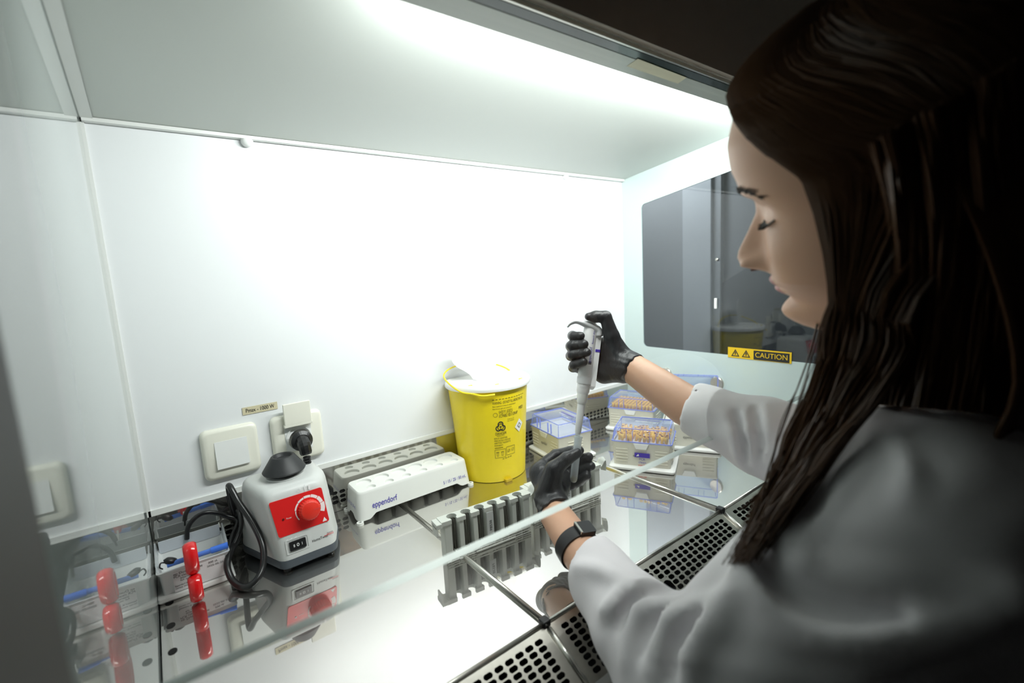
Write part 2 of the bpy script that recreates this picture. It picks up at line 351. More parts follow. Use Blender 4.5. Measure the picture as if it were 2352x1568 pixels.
# cabinet front: header with lamp, left pillar
hdr = mat('header_grey', (.50, .46, .40), .5); lip_m = mat('header_lip', (.42, .45, .40), .25); green_m = mat('dark_green_glass', (.004, .02, .012), .1)
b = MB().add([(0, -.416, .700), (W, -.416, .700), (W, -.448, .693), (0, -.448, .693), (0, -.416, .716), (W, -.416, .716), (W, -.41, .76), (0, -.41, .76)], [(0, 1, 2, 3), (0, 4, 5, 1), (4, 7, 6, 5)])
b = MB().box((0, -.4935, .6665), (W, -.4610, .6725)); lip = b.build('header_lip', lip_m); tag(lip, kind='structure')
tag(MB().box((0, -.508, .667), (W, -.4937, .677)).build('trim_7', green_m), kind='structure')
tag(MB().box((0, -.5112, .6675), (W, -.5082, .6715)).build('trim_8', rail_m), kind='structure')
tag(MB().box((-.12, -.520, .673), (W+.12, -.5117, 1.35)).box((-.12, -.64, .90), (W+.12, -.520, .97)).box((0, -.5117, .7), (W, -.46, .725)).build('wall_header', hdr), kind='structure')
q0 = hit(1440, 152, 2, .6662); q1 = hit(1577, 178, 2, .6662); q2 = hit(1557, 192, 2, .6662); q3 = hit(1465, 135, 2, .6662)
o = MB().add([(*q[:2], z) for z in (.6661, .6664) for q in (q0, q2, q1, q3)], [(0, 1, 2, 3), (4, 5, 6, 7), (0, 1, 5, 4), (1, 2, 6, 5), (2, 3, 7, 6), (3, 0, 4, 7)]).build('header_sticker', mat('cream_paper', (.62, .60, .44), .6))
tag(o, 'blank cream sticker on the dark header above the window', 'sticker')
# lamp: a tube held behind the lip
lamp = empty('tube_lamp', (.66, -.472, .690), 'white fluorescent tube tucked behind the dark header', 'lamp')
em = bpy.data.materials.new('tube_glow'); em.use_nodes = True; em.node_tree.nodes['Principled BSDF'].inputs['Emission Color'].default_value = (1, 1, 1, 1); em.node_tree.nodes['Principled BSDF'].inputs['Emission Strength'].default_value = 6
MB().tube([(-.43, 0, -.004), (.43, 0, -.004)], .006, 14).build('tube', em, lamp, smooth=True)
for x_ in (-.445, .43): MB().box((x_, -.008, -.010), (x_+.015, .008, .006), .002).build('end_cap', whitep, lamp)
pil = mat('pillar_dark', (.045, .045, .042), .6)
tag(MB().box((-.09, -.72, -.1), (.0005, -.6405, 1.3)).build('trim_9', pil), kind='structure')
# sash: sloping glass sheet with a polished lower edge
sy0, sz0, sy1, sz1 = -.5655, .200, -.4985, .668
sash = empty('sash_window', (W/2, sy0, sz0), 'clear sloping glass sash across the front with a bright cut lower edge', 'glass')
def L(p): return (p[0]-W/2, p[1]-sy0, p[2]-sz0)
sash_m = clear_glass('sash_glass', (.965, .985, .975), 0, 1.35)
MB().add([L((.001, sy0, sz0)), L((W-.001, sy0, sz0)), L((W-.001, sy1, sz1)), L((.001, sy1, sz1))], [(0, 1, 2, 3)]).build('pane', sash_m, sash)
edge_m = bpy.data.materials.new('glass_edge'); edge_m.use_nodes = True; _n = edge_m.node_tree; _n.nodes.clear()
_o = _n.nodes.new('ShaderNodeOutputMaterial'); _t = _n.nodes.new('ShaderNodeBsdfTranslucent'); _t.inputs[0].default_value = (.93, .98, .97, 1); _g = _n.nodes.new('ShaderNodeBsdfGlossy'); _g.inputs['Roughness'].default_value = .25; _g.inputs[0].default_value = (.95, .98, .97, 1)
_m = _n.nodes.new('ShaderNodeMixShader'); _m.inputs[0].default_value = .45; _n.links.new(_t.outputs[0], _m.inputs[1]); _n.links.new(_g.outputs[0], _m.inputs[2]); _n.links.new(_m.outputs[0], _o.inputs[0])
MB().add([L((.001, sy0-.0005, sz0-.0002)), L((W-.001, sy0-.0005, sz0-.0002)), L((W-.001, sy0-.0062, sz0+.0008)), L((.001, sy0-.0062, sz0+.0008)), L((.001, sy0+.0004, sz0+.0032)), L((W-.001, sy0+.0004, sz0+.0032))],
         [(0, 1, 2, 3), (0, 4, 5, 1), (3, 2, 5, 4), (0, 3, 4), (1, 5, 2)]).build('cut_edge', edge_m, sash)
# white caps on the back wall's top edge, steel discs on the right wall, caution sticker
for (x, y, l, r) in ((568, 323, 'large white round cap at the top of the back wall, towards the left', .0085), (1302, 405, 'small white round cap at the top of the back wall, near the window', .0055)):
    q = hit(x, y, 1, -.01); o = MB().lathe([(.0001, 0), (r*.8, 0), (r, .003), (r, .009), (r*.5, .0125), (.0001, .013)], (0, 0, 0), 24).xf(Matrix.Translation((q[0], 0, q[2])) @ Matrix.Rotation(math.pi/2, 4, 'X')).build('wall_button', whitep, smooth=True)
    tag(o, l, 'cap', 'wall caps')
disc_m = steel('disc_steel', (.66, .62, .56), .2, .5)
for (x, y, l) in ((1531, 858, 'steel disc fixing on the right wall, half hidden behind the forearm'), (1648, 880, 'large steel disc fixing on the right wall beside the open lid')):
    q = hit(x, y, 0, W); o = MB().lathe([(.0001, 0), (.0165, 0), (.0165, .004), (.015, .0055), (.0001, .0057)], (0, 0, 0), 36).xf(Matrix.Translation((W-.0003, q[1], q[2])) @ Matrix.Rotation(-math.pi/2, 4, 'Y')).build('steel_disc', disc_m, angle=40)
    tag(o, l, 'fixing', 'wall discs')
cs = empty('caution_sticker', (W+.0045, -.376, .215), 'yellow CAUTION sticker on the window of the right wall, over its lower border', 'sticker')
yel = mat('sticker_yellow', (.85, .55, .01), .5)
cs.location = (W-.0012, -.376, .2105)
def cpl(u, v, h=0.): return (-h, -u, v)
MB().add([cpl(-.070, -.0115), cpl(.070, -.0115), cpl(.070, .0130), cpl(-.070, .0130), cpl(-.070, -.0115, -.0004), cpl(.070, -.0115, -.0004), cpl(.070, .0130, -.0004), cpl(-.070, .0130, -.0004)], [(0, 1, 2, 3), (4, 5, 6, 7), (0, 1, 5, 4), (2, 3, 7, 6)]).build('backing', yel, cs)
b = MB()
b.add([cpl(-.010, -.0105, .0003), cpl(.066, -.0105, .0003), cpl(.066, .0100, .0003), cpl(-.010, .0100, .0003)], [(0, 1, 2, 3)])
for cx in (-.052, -.027):
    for (r, h, m_) in ((.0115, .0003, 0),):
        tri = [(cx+r*math.cos(math.radians(a)), -.002+r*math.sin(math.radians(a))) for a in (90, 210, 330)]; t2 = [(cx+(x-cx)*.62, -.002+(y+.002)*.62) for x, y in tri]
        v = [cpl(x, y, h) for x, y in tri]+[cpl(x, y, h) for x, y in t2]; b.add(v, [(0, 1, 4, 3), (1, 2, 5, 4), (2, 0, 3, 5)])
    b.add([cpl(cx-.0011, -.004, .0003), cpl(cx+.0011, -.004, .0003), cpl(cx+.0015, .003, .0003), cpl(cx-.0015, .003, .0003)], [(0, 1, 2, 3)])
b.build('symbols', ink, cs)
lettering([('CAUTION', .028, .0, .0160, .068, 'CENTER')], lambda u, v: cpl(u, v, .0006), 'lettering', yel, cs)
# small hinge screw and latch on the window edge
o = MB().lathe([(.0001, 0), (.004, 0), (.004, .003), (.0001, .004)], n=16).xf(Matrix.Translation((W, -.2775, .428)) @ Matrix.Rotation(-math.pi/2, 4, 'Y')).build('pane_screw', rail_m, smooth=True); tag(o, 'tiny steel screw in the middle of the right window', 'screw')
o = MB().box((W-.004, -.278, .313), (W+.0008, -.272, .338), .001).build('pane_latch', whitep); tag(o, 'small white latch on the right window, below the tiny screw', 'latch')
# ---------------------------------------------------------------- switch, socket, label, plug
def fplate(name, x0, z0, x1, z1, label, cat):
    cx, cz = (x0+x1)/2, (z0+z1)/2; r = empty(name, (cx, 0, cz), label, cat)
    w, h = (x1-x0)/2, (z1-z0)/2; rs = []
    for (k, y, rr) in ((0, -.0005, .010), (0, -.004, .010), (.002, -.008, .009), (.006, -.0095, .008)):
        rs.append([(x, y, z) for x, z in rrect(-w+k, -h+k, w-k, h-k, rr)])
    MB().rings(rs).build('cover_plate', plate_m, r, angle=50); return r, w, h
sw, w_, h_ = fplate('light_switch', .0775, .1185, .1585, .2015, 'ivory square light switch with one wide rocker, left of the socket', 'switch')
MB().add([(-.0225, -.0098, .021), (.0235, -.0098, .021), (.0235, -.0135, -.023), (-.0225, -.0135, -.023), (-.0225, -.009, .021), (.0235, -.009, .021), (.0235, -.009, -.023), (-.0225, -.009, -.023)], [(0, 1, 2, 3), (0, 4, 5, 1), (1, 5, 6, 2), (2, 6, 7, 3), (3, 7, 4, 0)]).build('rocker', whitep, sw)
so, w_, h_ = fplate('wall_socket', .1785, .1165, .262, .2015, 'ivory wall socket with its flip cover raised above the black plug', 'socket')
cx, cz = (.1785+.262)/2, (.1165+.2015)/2
f = MB().box((-.0215, -.0102, -.023), (.0215, -.009, .0235)); f.build('insert', whitep, so)
MB().box((-.0215, -.020, .026), (.0225, -.0155, .064), .0015).box((-.0225, -.020, .0225), (.0235, -.0095, .0275), .001).build('flip_cover', plate_m, so)
MB().lathe([(.0205, 0), (.0205, .0025), (.019, .0025), (.019, .0002), (.0001, .0002)], n=36, c0=False, c1=False).xf(Matrix.Translation((0, -.0102, 0)) @ Matrix.Rotation(math.pi/2, 4, 'X')).build('socket_well', whitep, so, angle=40)
lab = empty('power_label', (.168, -.0008, .2205), 'cream strip label reading Pmax - 1000 W above the switch', 'label')
MB().box((-.0265, -.0004, -.0062), (.0265, .0003, .0062)).build('strip', mat('label_tan', (.62, .56, .38), .6), lab)
lettering([('Pmax - 1000 W', 0, 0, .0095, .043, 'CENTER')], lambda u, v: (u, -.0008, v), 'lettering', ink, lab)
# ---------------------------------------------------------------- vortex mixer
vg = mat('mixer_grey', (.62, .63, .62), .4); vdark = mat('mixer_base_grey', (.085, .10, .12), .45); vred = mat('panel_red', (.72, .015, .015), .35); vknob = mat('knob_red', (.80, .035, .02), .35)
vx = empty('vortex_mixer', (.184, -.092, 0), 'grey vortex mixer with red front panel, red dial and black rubber cup', 'vortex mixer')
def VL(p): return (p[0]-.185, p[1]+.08, p[2])
def roundpoly(poly, r, n=5):
    out = []; N = len(poly)
    for i in range(N):
        p = np.array(poly[i]); a = np.array(poly[i-1]); c = np.array(poly[(i+1) % N]); u = (a-p)/np.linalg.norm(a-p); v = (c-p)/np.linalg.norm(c-p); rr = min(r, np.linalg.norm(a-p)*.45, np.linalg.norm(c-p)*.45)
        A = p+u*rr; Cc = p+v*rr
        for k in range(n+1): t = k/n; out.append(tuple((1-t)**2*A+2*t*(1-t)*p+t*t*Cc))
    return out
base = [(.150, -.1400), (.2275, -.1385), (.247, -.085), (.245, -.012), (.117, -.012), (.112, -.040)]
topb = [(.1385, -.1185), (.2215, -.1165), (.238, -.078), (.236, -.018), (.126, -.018), (.1215, -.040)]
def lerp_poly(t): return [(a[0]+(c[0]-a[0])*t, a[1]+(c[1]-a[1])*t) for a, c in zip(base, topb)]
def inset(poly, k):
    c = np.mean(poly, axis=0); return [tuple(np.array(p)+(c-np.array(p))/np.linalg.norm(c-np.array(p))*k) for p in poly]
rs = []
for z, t, k in ((.0205, 0, 0), (.05, .30, 0), (.08, .60, 0), (.108, .90, 0), (.115, .96, .0015), (.1195, 1, .005), (.1225, 1, .011), (.1235, 1, .018)):
    rs.append([VL((x, y, z)) for x, y in roundpoly(inset(lerp_poly(t), k), .012)])
MB().rings(rs).build('housing', vg, vx, angle=50)
rs = [[VL((x, y, z)) for x, y in roundpoly(inset(base, k), .010)] for z, k in ((.004, .012), (.0055, .004), (.009, -.001), (.0200, -.0005))]
MB().rings(rs).build('base_skirt', vdark, vx, angle=50)
for (x, y) in ((.158, -.128), (.220, -.126), (.128, -.025), (.234, -.025)): MB().lathe([(.006, 0), (.0065, .002), (.0065, .006)], VL((x, y, 0)), 18).build('rubber_foot', black_m, vx, smooth=False)
# front face frame
fB = np.array(base[0]+(.0205,)); fBR = np.array(base[1]+(.0205,)); fT = np.array([.1396, -.1205, .108]); fTR = np.array([.2220, -.1187, .108])
fn_ = np.cross(fBR-fB, fT-fB); fn_ /= np.linalg.norm(fn_)
if fn_[1] > 0: fn_ = -fn_
def face(u, v, h=.0006): p = (fB*(1-u)+fBR*u)*(1-v)+(fT*(1-u)+fTR*u)*v; return VL(p+fn_*h)
def face_m(cu, cv):   # metric frame centred on (cu,cv)
    o = np.array(face(cu, cv, 0)); a = np.array(face(cu+.05, cv, 0))-o; a /= np.linalg.norm(a); c = np.cross(fn_, a); c = c if c[2] > 0 else -c
    return lambda x, y, h=.0008: tuple(o+a*x+c*y+fn_*h)
poly = rrect(.06, .40, .975, 1.0, .035, 5)
# keep corner radii even
poly = [(u, v) for u, v in poly]
MB().rings([[face(u, v, -.001) for u, v in poly], [face(u, v, .0008) for u, v in poly]]).build('red_panel', vred, vx)
fm = face_m(.665, .70)
kn = MB()
rs = []
for (r, h) in ((.0148, .001), (.0148, .010), (.0136, .0135), (.012, .0145)):
    rs.append([fm((r+(.0006*math.cos(24*t) if h < .012 else 0))*math.cos(t), (r+(.0006*math.cos(24*t) if h < .012 else 0))*math.sin(t), h) for t in [2*math.pi*k/96 for k in range(96)]])
kn.rings(rs); dial = kn.build('dial_knob', vknob, vx, angle=50)
MB().add([fm(.004, -.0006, .0148), fm(.014, -.0006, .0148), fm(.014, .0006, .0148), fm(.004, .0006, .0148)], [(0, 1, 2, 3)]).build('pointer', redink, dial)
b = MB()
segs = [(-25, 12, .0062), (14, 42, .0052), (44, 72, .0044), (74, 102, .0036), (104, 132, .0028), (134, 168, .0022), (170, 215, .0014)]
for a0, a1, wd in segs:
    for k in range(6):
        t0 = math.radians(a0+(a1-a0)*k/6); t1 = math.radians(a0+(a1-a0)*(k+1)/6); r0, r1 = .0178, .0178+wd
        b.add([fm(r0*math.cos(t0), r0*math.sin(t0), .0011), fm(r1*math.cos(t0), r1*math.sin(t0), .0011), fm(r1*math.cos(t1), r1*math.sin(t1), .0011), fm(r0*math.cos(t1), r0*math.sin(t1), .0011)], [(0, 1, 2, 3)])
b.add([fm(.0165, -.025, .0011), fm(.0235, -.025, .0011), fm(.020, -.0185, .0011)], [(0, 1, 2)])
for k in range(8):
    t = k*math.pi/4; b.add([fm(-.0085+.0008*math.cos(t), .0325+.0008*math.sin(t), .0011), fm(-.0085+.0032*math.cos(t-.14), .0325+.0032*math.sin(t-.14), .0011), fm(-.0085+.0032*math.cos(t+.14), .0325+.0032*math.sin(t+.14), .0011)], [(0, 1, 2)])
for k in range(5): b.add([fm(-.001, .0285+k*.002, .0011), fm(.0005, .0285+k*.002, .0011), fm(.0005, .0297+k*.002, .0011), fm(-.001, .0297+k*.002, .0011)], [(0, 1, 2, 3)])
b.add([fm(.0045, .029, .0011), fm(.0070, .029, .0011), fm(.0078, .0365, .0011), fm(.0050, .0365, .0011)], [(0, 1, 2, 3)])
for k in range(3): b.add([fm(-.0395+k*.006, -.0340, .0011), fm(-.035+k*.006, -.0340, .0011), fm(-.035+k*.006, -.0322, .0011)], [(0, 1, 2)])
b.build('dial_marks', whiteink, vx)
lettering([('ON / OFF / TOUCH', -.030, -.0372, .0028, .019, 'CENTER'), ('Power', -.0285, -.003, .0032, .0075, 'CENTER')], lambda u, v: fm(u, v, .0012), 'panel_lettering', whiteink, vx)
MB().rings([[fm(-.0365+.0016*math.cos(t), -.0025+.0016*math.sin(t), h) for t in [2*math.pi*k/16 for k in range(16)]] for h in (.0005, .0016)]).build('power_led', mat('led_dark', (.12, .02, .02), .2), vx)
fs = face_m(.33, .205)
MB().rings([[fs(x, y, h) for x, y in rrect(-.0165, -.0105, .0165, .0105, .002)] for h in (-.001, .0008)]+[[fs(x, y, h) for x, y in rrect(-.0145, -.0088, .0145, .0088, .0015)] for h in (.0008, -.0002)]).build('switch_frame', vg, vx)
rk = MB().rings([[fs(x, y, h) for x, y in rrect(-.0115, -.0068, .0115, .0068, .0012)] for h in (-.001, .0024)]).build('power_switch', black_m, vx)
b = MB(); ring = [2*math.pi*k/20 for k in range(20)]
b.add([fs(.0018*math.cos(t), .0024*math.sin(t), .0026) for t in ring]+[fs(.0010*math.cos(t), .0015*math.sin(t), .0026) for t in ring], [(k, (k+1) % 20, 20+(k+1) % 20, 20+k) for k in range(20)])
for x in (.0055, -.0050, -.0062): b.add([fs(x, -.002, .0026), fs(x+.0006, -.002, .0026), fs(x+.0006, .002, .0026), fs(x, .002, .0026)], [(0, 1, 2, 3)])
b.build('switch_marks', whiteink, rk)
lettering([('HumaTwist', .032, -.0035, .0058, .0235, 'CENTER')], lambda u, v: fs(u, v, .0006), 'maker_name', ink, vx)
lettering([('human', .0475, .0008, .0030, .0085, 'CENTER')], lambda u, v: fs(u, v, .0006), 'small_name', ink, vx)
b = MB()
for dy in (-.0008, -.0024): b.add([fs(.0425 if dy > -.002 else .038, dy-.0004, .0006), fs(.0525, dy-.0004, .0006), fs(.0525, dy+.0003, .0006), fs(.0425 if dy > -.002 else .038, dy+.0003, .0006)], [(0, 1, 2, 3)])
b.build('red_underline', redink, vx)
cc = VL((.180, -.068, 0))
MB().lathe([(.0260, .1225), (.0275, .1245), (.0275, .126), (.0245, .1265)], (cc[0], cc[1], 0), 40).build('platform_ring', vg, vx, angle=40)
MB().lathe([(.0205, .122), (.0205, .1315), (.0305, .132), (.0318, .1345), (.0175, .156), (.0160, .157), (.0135, .1565), (.0125, .1545), (.011, .152), (.0001, .151)], (cc[0], cc[1], 0), 48).build('rubber_cup', mat('rubber', (.018, .019, .021), .5), vx, angle=50)
# mains lead with plug (a part of the mixer)
pg = MB(); pcx, pcz = .2203, .159
pg.lathe([(.0001, 0), (.0175, 0), (.0185, .003), (.0175, .013), (.012, .017), (.0001, .018)], n=28).xf(Matrix.Translation(VL((pcx, -.0115, pcz))) @ Matrix.Rotation(math.pi/2, 4, 'X'))
pg.tube([VL(p) for p in spline([(pcx, -.022, pcz+.003), (pcx, -.036, pcz-.004), (pcx+.001, -.040, pcz-.020)], 5)], [.0105]*6+[.010]*4+[.0085], 10)
for k in range(4): pg.tube([VL((pcx+.001, -.040, pcz-.024-k*.0045)), VL((pcx+.001, -.040, pcz-.0265-k*.0045))], .0062, 10)
plug = pg.build('mains_plug', black_m, vx, smooth=False)
cab = mat('cable_black', (.010, .010, .011), .28)
MB().tube([VL(p) for p in spline([(pcx+.001, -.040, pcz-.024), (pcx+.001, -.036, .12), (.225, -.006-.010, .09), (.262, -.012, .05), (.20, -.0115, .03), (.13, -.0130, .02), (.105, -.014, .03)], 8)], .0035, 10).build('cable_run', cab, vx, smooth=True)
lp = [(.112, -.018, .040), hit(533, 1150, 1, -.022), hit(525, 1109, 1, -.040), hit(546, 1145, 1, -.060), hit(578, 1192, 1, -.085), hit(601, 1242, 1, -.112), T(602, 1290, .022), T(585, 1325, .010), T(560, 1338, .006), T(535, 1325, .010), T(521, 1290, .026), T(530, 1255, .036), T(550, 1225, .030), (.1125, -.030, .030)]
MB().tube([VL(p) for p in spline(lp, 10)], .0046, 12).build('cable_loop', cab, vx, smooth=True)
lp = [(.108, -.016, .030), hit(545, 1165, 1, -.03), hit(552, 1205, 1, -.05), hit(525, 1262, 1, -.07), hit(530, 1230, 1, -.05), hit(545, 1190, 1, -.03), hit(520, 1178, 1, -.022), hit(490, 1170, 1, -.022), hit(465, 1172, 1, -.022), hit(445, 1185, 1, -.022), hit(432, 1205, 1, -.022), hit(430, 1230, 1, -.022)]
MB().tube([VL((p[0], min(p[1], -.011), max(p[2], .004))) for p in spline(lp, 10)], .0034, 10).build('cable_coil', cab, vx, smooth=True)
# ---------------------------------------------------------------- white 12-hole tube rack
rack_m = mat('rack_white', (.80, .81, .78), .4)
rk = empty('tube_rack', (.4015, -.049, 0), 'long white plastic tube rack with twelve round holes, left of the yellow bin', 'rack')
xl, xr, yf, yb_, zt = -.1165, .1165, -.0355, .0375, .0545
def rp(k): return roundpoly([(xl+k, yf+k), (xr-k, yf+k), (xr-k, yb_-k), (xl+k, yb_-k)], .012, 6)
body = MB(); ro = rp(0); n = len(ro)
def arch(x, y):   # lower rim rises between the feet
    ex = min(abs(x-xl), abs(x-xr)); ey = min(abs(y-yf), abs(y-yb_))
    t = (ex-.020)/.014 if ey < .006 else ((min(abs(y-yf), abs(y-yb_))-.018)/.012)
    t = max(0, min(1, t)); return .004+.0085*(t*t*(3-2*t))
def dens(poly, step=.004):
    o = []
    for i in range(len(poly)):
        a, c = np.array(poly[i]), np.array(poly[(i+1) % len(poly)]); m_ = max(1, int(np.linalg.norm(c-a)/step))
        o += [tuple(a+(c-a)*k/m_) for k in range(m_)]
    return o
dp = dens(ro); top = [(x*.955, (y-.001)*.86+.001) for x, y in dp]
rings = [[(x, y, arch(x, y)) for x, y in dp], [(x*(1-.045*.9), (y-.001)*(1-.14*.9)+.001, zt-.005) for x, y in dp], [(x*.953, (y-.001)*.855+.001, zt-.0015) for x, y in dp], [(x*.94, (y-.001)*.83+.001, zt) for x, y in dp]]
body.rings(rings, False, False)
inr = [[(x*.988, (y-.001)*.96+.001, arch(x, y)) for x, y in dp], [(x*.94, (y-.001)*.83+.001, zt-.004) for x, y in dp]]
body.rings(inr, False, True)
# top sheet with twelve holes, built by grid-filling round the openings
def holed_top(poly, holes, z, th):
    bm = bmesh.new(); ov = [bm.verts.new((x, y, z)) for x, y in poly]; edges = [bm.edges.new((ov[i], ov[(i+1) % len(ov)])) for i in range(len(ov))]
    for (hx, hy, hr) in holes:
        hv = [bm.verts.new((hx+hr*math.cos(2*math.pi*k/28), hy+hr*math.sin(2*math.pi*k/28), z)) for k in range(28)]
        edges += [bm.edges.new((hv[i], hv[(i+1) % 28])) for i in range(28)]
    bmesh.ops.triangle_fill(bm, use_beauty=True, use_dissolve=False, edges=edges)
    for f_ in list(bm.faces):
        c = f_.calc_center_median()
        if any((c.x-hx)**2+(c.y-hy)**2 < (hr*.97)**2 for hx, hy, hr in holes): bm.faces.remove(f_)
    bm.verts.index_update(); v = [tuple(q.co) for q in bm.verts]; f_ = [[q.index for q in x.verts] for x in bm.faces]; bm.free(); return v, f_
H = [(-.0865+k*.0346, .0115, .0143) for k in range(6)]+[(-.0865+k*.0346-.000, -.0175, .0082) for k in range(6)]
H = [(x+(.004 if r < .01 else .0), y, r) for x, y, r in H]
tp = [(x*.94, (y-.001)*.83+.001) for x, y in dp]
body.add(*holed_top(tp, H, zt, 0)); body.build('body', rack_m, rk, angle=40)
for hx, hy, hr in H:
    wl = MB()
    hh = .040 if hr > .01 else .032
    wl.rings([[(hx+r*math.cos(2*math.pi*k/28), hy+r*math.sin(2*math.pi*k/28), z) for k in range(28)] for r, z in ((hr, zt), (hr*.93, zt-hh*.6), (hr*.86, zt-hh), (hr*.45, zt-hh-.004))], False, False)
    wl.build('hole_sleeve', rack_m, rk, smooth=True)
for (x, y) in ((xl+.001, yf-.001), (xr-.001, yf-.001), (xl+.001, yb_-.002), (xr-.001, yb_-.002)):
    sx = -1 if x < 0 else 1; MB().lathe([(.006, 0), (.006, .0045), (.0025, .0045), (.0025, .002)], (x-sx*.001, y+(.001 if y < 0 else -.002), .0), 20, c1=False).build('foot', rack_m, rk)
rp_ = lambda u, v: (u, yf+.0042*(v/.05)*1.0-.0006+.0012*0, v)
def rfront(u, v):
    t = (v-.0125)/(.0495-.0125); return (u, (yf-.001)*(1-.14*.9*t)+.001-.0007, v)
lettering([('eppendorf', -.0660, .0265, .0148, .047, 'CENTER'), ('5 / 15 / 25 / 50 mL', .0795, .0225, .0085, .051, 'CENTER')], rfront, 'lettering', blueink, rk)
lettering([('5 / 15 / 25 / 50 mL', 0, .026, .0075, .044, 'CENTER')], lambda u, v: ((xl)*(1-.045*.9*(v-.0125)/.037)-.0008, -u+.001, v), 'end_lettering', blueink, rk)
# ---------------------------------------------------------------- yellow sharps bin
by_m = mat('bin_yellow', (.90, .70, .015), .3, 0, **{'Subsurface Weight': .05, 'Subsurface Radius': (.01, .01, .002)}); lidw = mat('lid_white', (.88, .88, .87), .35)
BX, BY = .594, -.0535
bn = empty('sharps_bin', (BX, BY, 0), 'yellow biohazard sharps bin with a white lid and raised flap', 'bin')
def dcl(p):
    lim = -.0025-BY; y = p[1]; 
    if y > lim-.012: y = lim-.012+.012*math.tanh((y-(lim-.012))/.012)
    return (p[0], y, p[2])
HB = .199
MB().lathe([(.066, .0015), (.0705, .001), (.0712, .004), (.0722, .02), (.0788, .12), (.0842, HB-.010), (.0842, HB)], (0, 0, 0), 72, warp=dcl, c1=False).build('bucket', by_m, bn, smooth=False, angle=40)
MB().lathe([(.0870, HB-.005), (.0905, HB-.0045), (.0912, HB-.001), (.0905, HB+.0045), (.0875, HB+.0075), (.080, HB+.0078), (.0790, HB+.0060), (.0001, HB+.0060)], (0, 0, 0), 72, warp=dcl).build('lid', lidw, bn, angle=40)
def bsurf(ang, z, h=.0005): r = .0722+(.0788-.0722)*min(1, (z-.02)/.10) if z < .12 else .0788+(.0842-.0788)*(z-.12)/.07; r += h; return dcl((r*math.cos(ang), r*math.sin(ang), z))
# raised flap, on a hinge in the middle of the lid
def flp(): 
    o = np.array(P(1110, 862, 1.075))-np.array([BX, BY, 0]); return o
fo = np.array([-.012, -.004, HB+.006]); fx = np.array([.86, -.5, 0]); fx = np.array([.94, -.34, 0.]); fz = np.array([-.10, .05, .99]); fz /= np.linalg.norm(fz); fyv = np.cross(fz, fx)
outl = [(-.022, 0), (-.026, .012), (-.037, .022), (-.052, .032), (-.060, .045), (-.060, .062), (-.052, .078), (-.035, .088), (0, .092), (.035, .088), (.050, .078), (.055, .062), (.052, .048), (.042, .036), (.026, .024), (.018, .012), (.016, 0)]
outl = roundpoly(outl, .01, 3)
MB().rings([[tuple(fo+fx*x+fz*y+fyv*h-np.array([0, .0, 0])) for x, y in outl] for h in (-.0012, .0012)]).build('flap', lidw, bn)
MB().box((fo[0]-.020, fo[1]-.006, HB+.0058), (fo[0]+.016, fo[1]+.006, HB+.010), .0015).build('hinge', lidw, bn)
for a in (-150, -110, -62): 
    r = .078; x, y = r*math.cos(math.radians(a)), r*math.sin(math.radians(a)); MB().box((x-.004, y-.0018, HB+.0055), (x+.004, y+.0018, HB+.0085)).build('lid_tab', by_m, bn)
# wire-thin handle swung to the back left
hp = [(-.0735, -.055, HB-.006), (-.088, -.036, HB-.002), (-.098, -.010, HB+.012), (-.094, .018, HB+.024), (-.070, .034, HB+.033), (-.030, .040, HB+.036), (.020, .038, HB+.032), (.060, .030, HB+.018), (.080, .020, HB+.004)]
MB().tube(spline(hp, 8), .0017, 8).build('handle', by_m, bn, smooth=True)
MB().tube(spline([(-.040, -.0835, HB-.009), (-.060, -.0700, HB-.010), (-.0735, -.055, HB-.006)], 6), .0022, 8).build('handle_lug', by_m, bn, smooth=True)
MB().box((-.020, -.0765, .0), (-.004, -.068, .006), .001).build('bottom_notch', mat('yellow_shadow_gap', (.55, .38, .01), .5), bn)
# printed label; angle measured round the bin
A0 = math.radians(-119); rad = .080
def bp(u, v): return bsurf(A0+u/rad, v, .0006)
bl = [('WARNING - DO NOT FILL ABOVE THE LINE', 0, .170, .0078, .072, 'LEFT'), ('Non superare la linea di riempimento', 0, .1632, .0040, .050, 'LEFT'), ('Non forzare aghi nel contenitore', 0, .1580, .0036, .040, 'LEFT'), ('1H2/Y1.5/S/21', .012, .1500, .0095, .030, 'LEFT'), ('I/CPABO 0017-09/AP', .012, .1420, .0095, .044, 'LEFT'),
      ('DANGER', .003, .1055, .0078, .024, 'LEFT'), ('PERICOLO', .006, .1008, .0034, .016, 'LEFT'), ('RIFIUTI SANITARI', 0, .0955, .0045, .028, 'LEFT'), ('PERICOLOSI A RISCHIO', 0, .0905, .0045, .036, 'LEFT'), ('INFETTIVO TAGLIENTI E', 0, .0855, .0045, .036, 'LEFT'), ('PUNGENTI', 0, .0805, .0045, .018, 'LEFT'),
      ('MED', .060, .150, .009, .014, 'LEFT'), ('Single use only', .030, .133, .003, .016, 'LEFT'), ('Non riutilizzare', .030, .129, .003, .016, 'LEFT')]
lettering(bl, bp, 'lettering', ink, bn)
b = MB()
def strip(u0, v0, u1, v1, w=.0006):
    d = np.array([u1-u0, v1-v0]); L_ = np.linalg.norm(d); nrm = np.array([-d[1], d[0]])/L_*w/2; m_ = max(1, int(L_/.004))
    for k in range(m_):
        a = np.array([u0, v0])+d*k/m_; c = np.array([u0, v0])+d*(k+1)/m_; b.add([bp(*(a-nrm)), bp(*(c-nrm)), bp(*(c+nrm)), bp(*(a+nrm))], [(0, 1, 2, 3)])
for k in range(12): strip(k*.0065, .1772, k*.0065+.004, .1772, .0011)
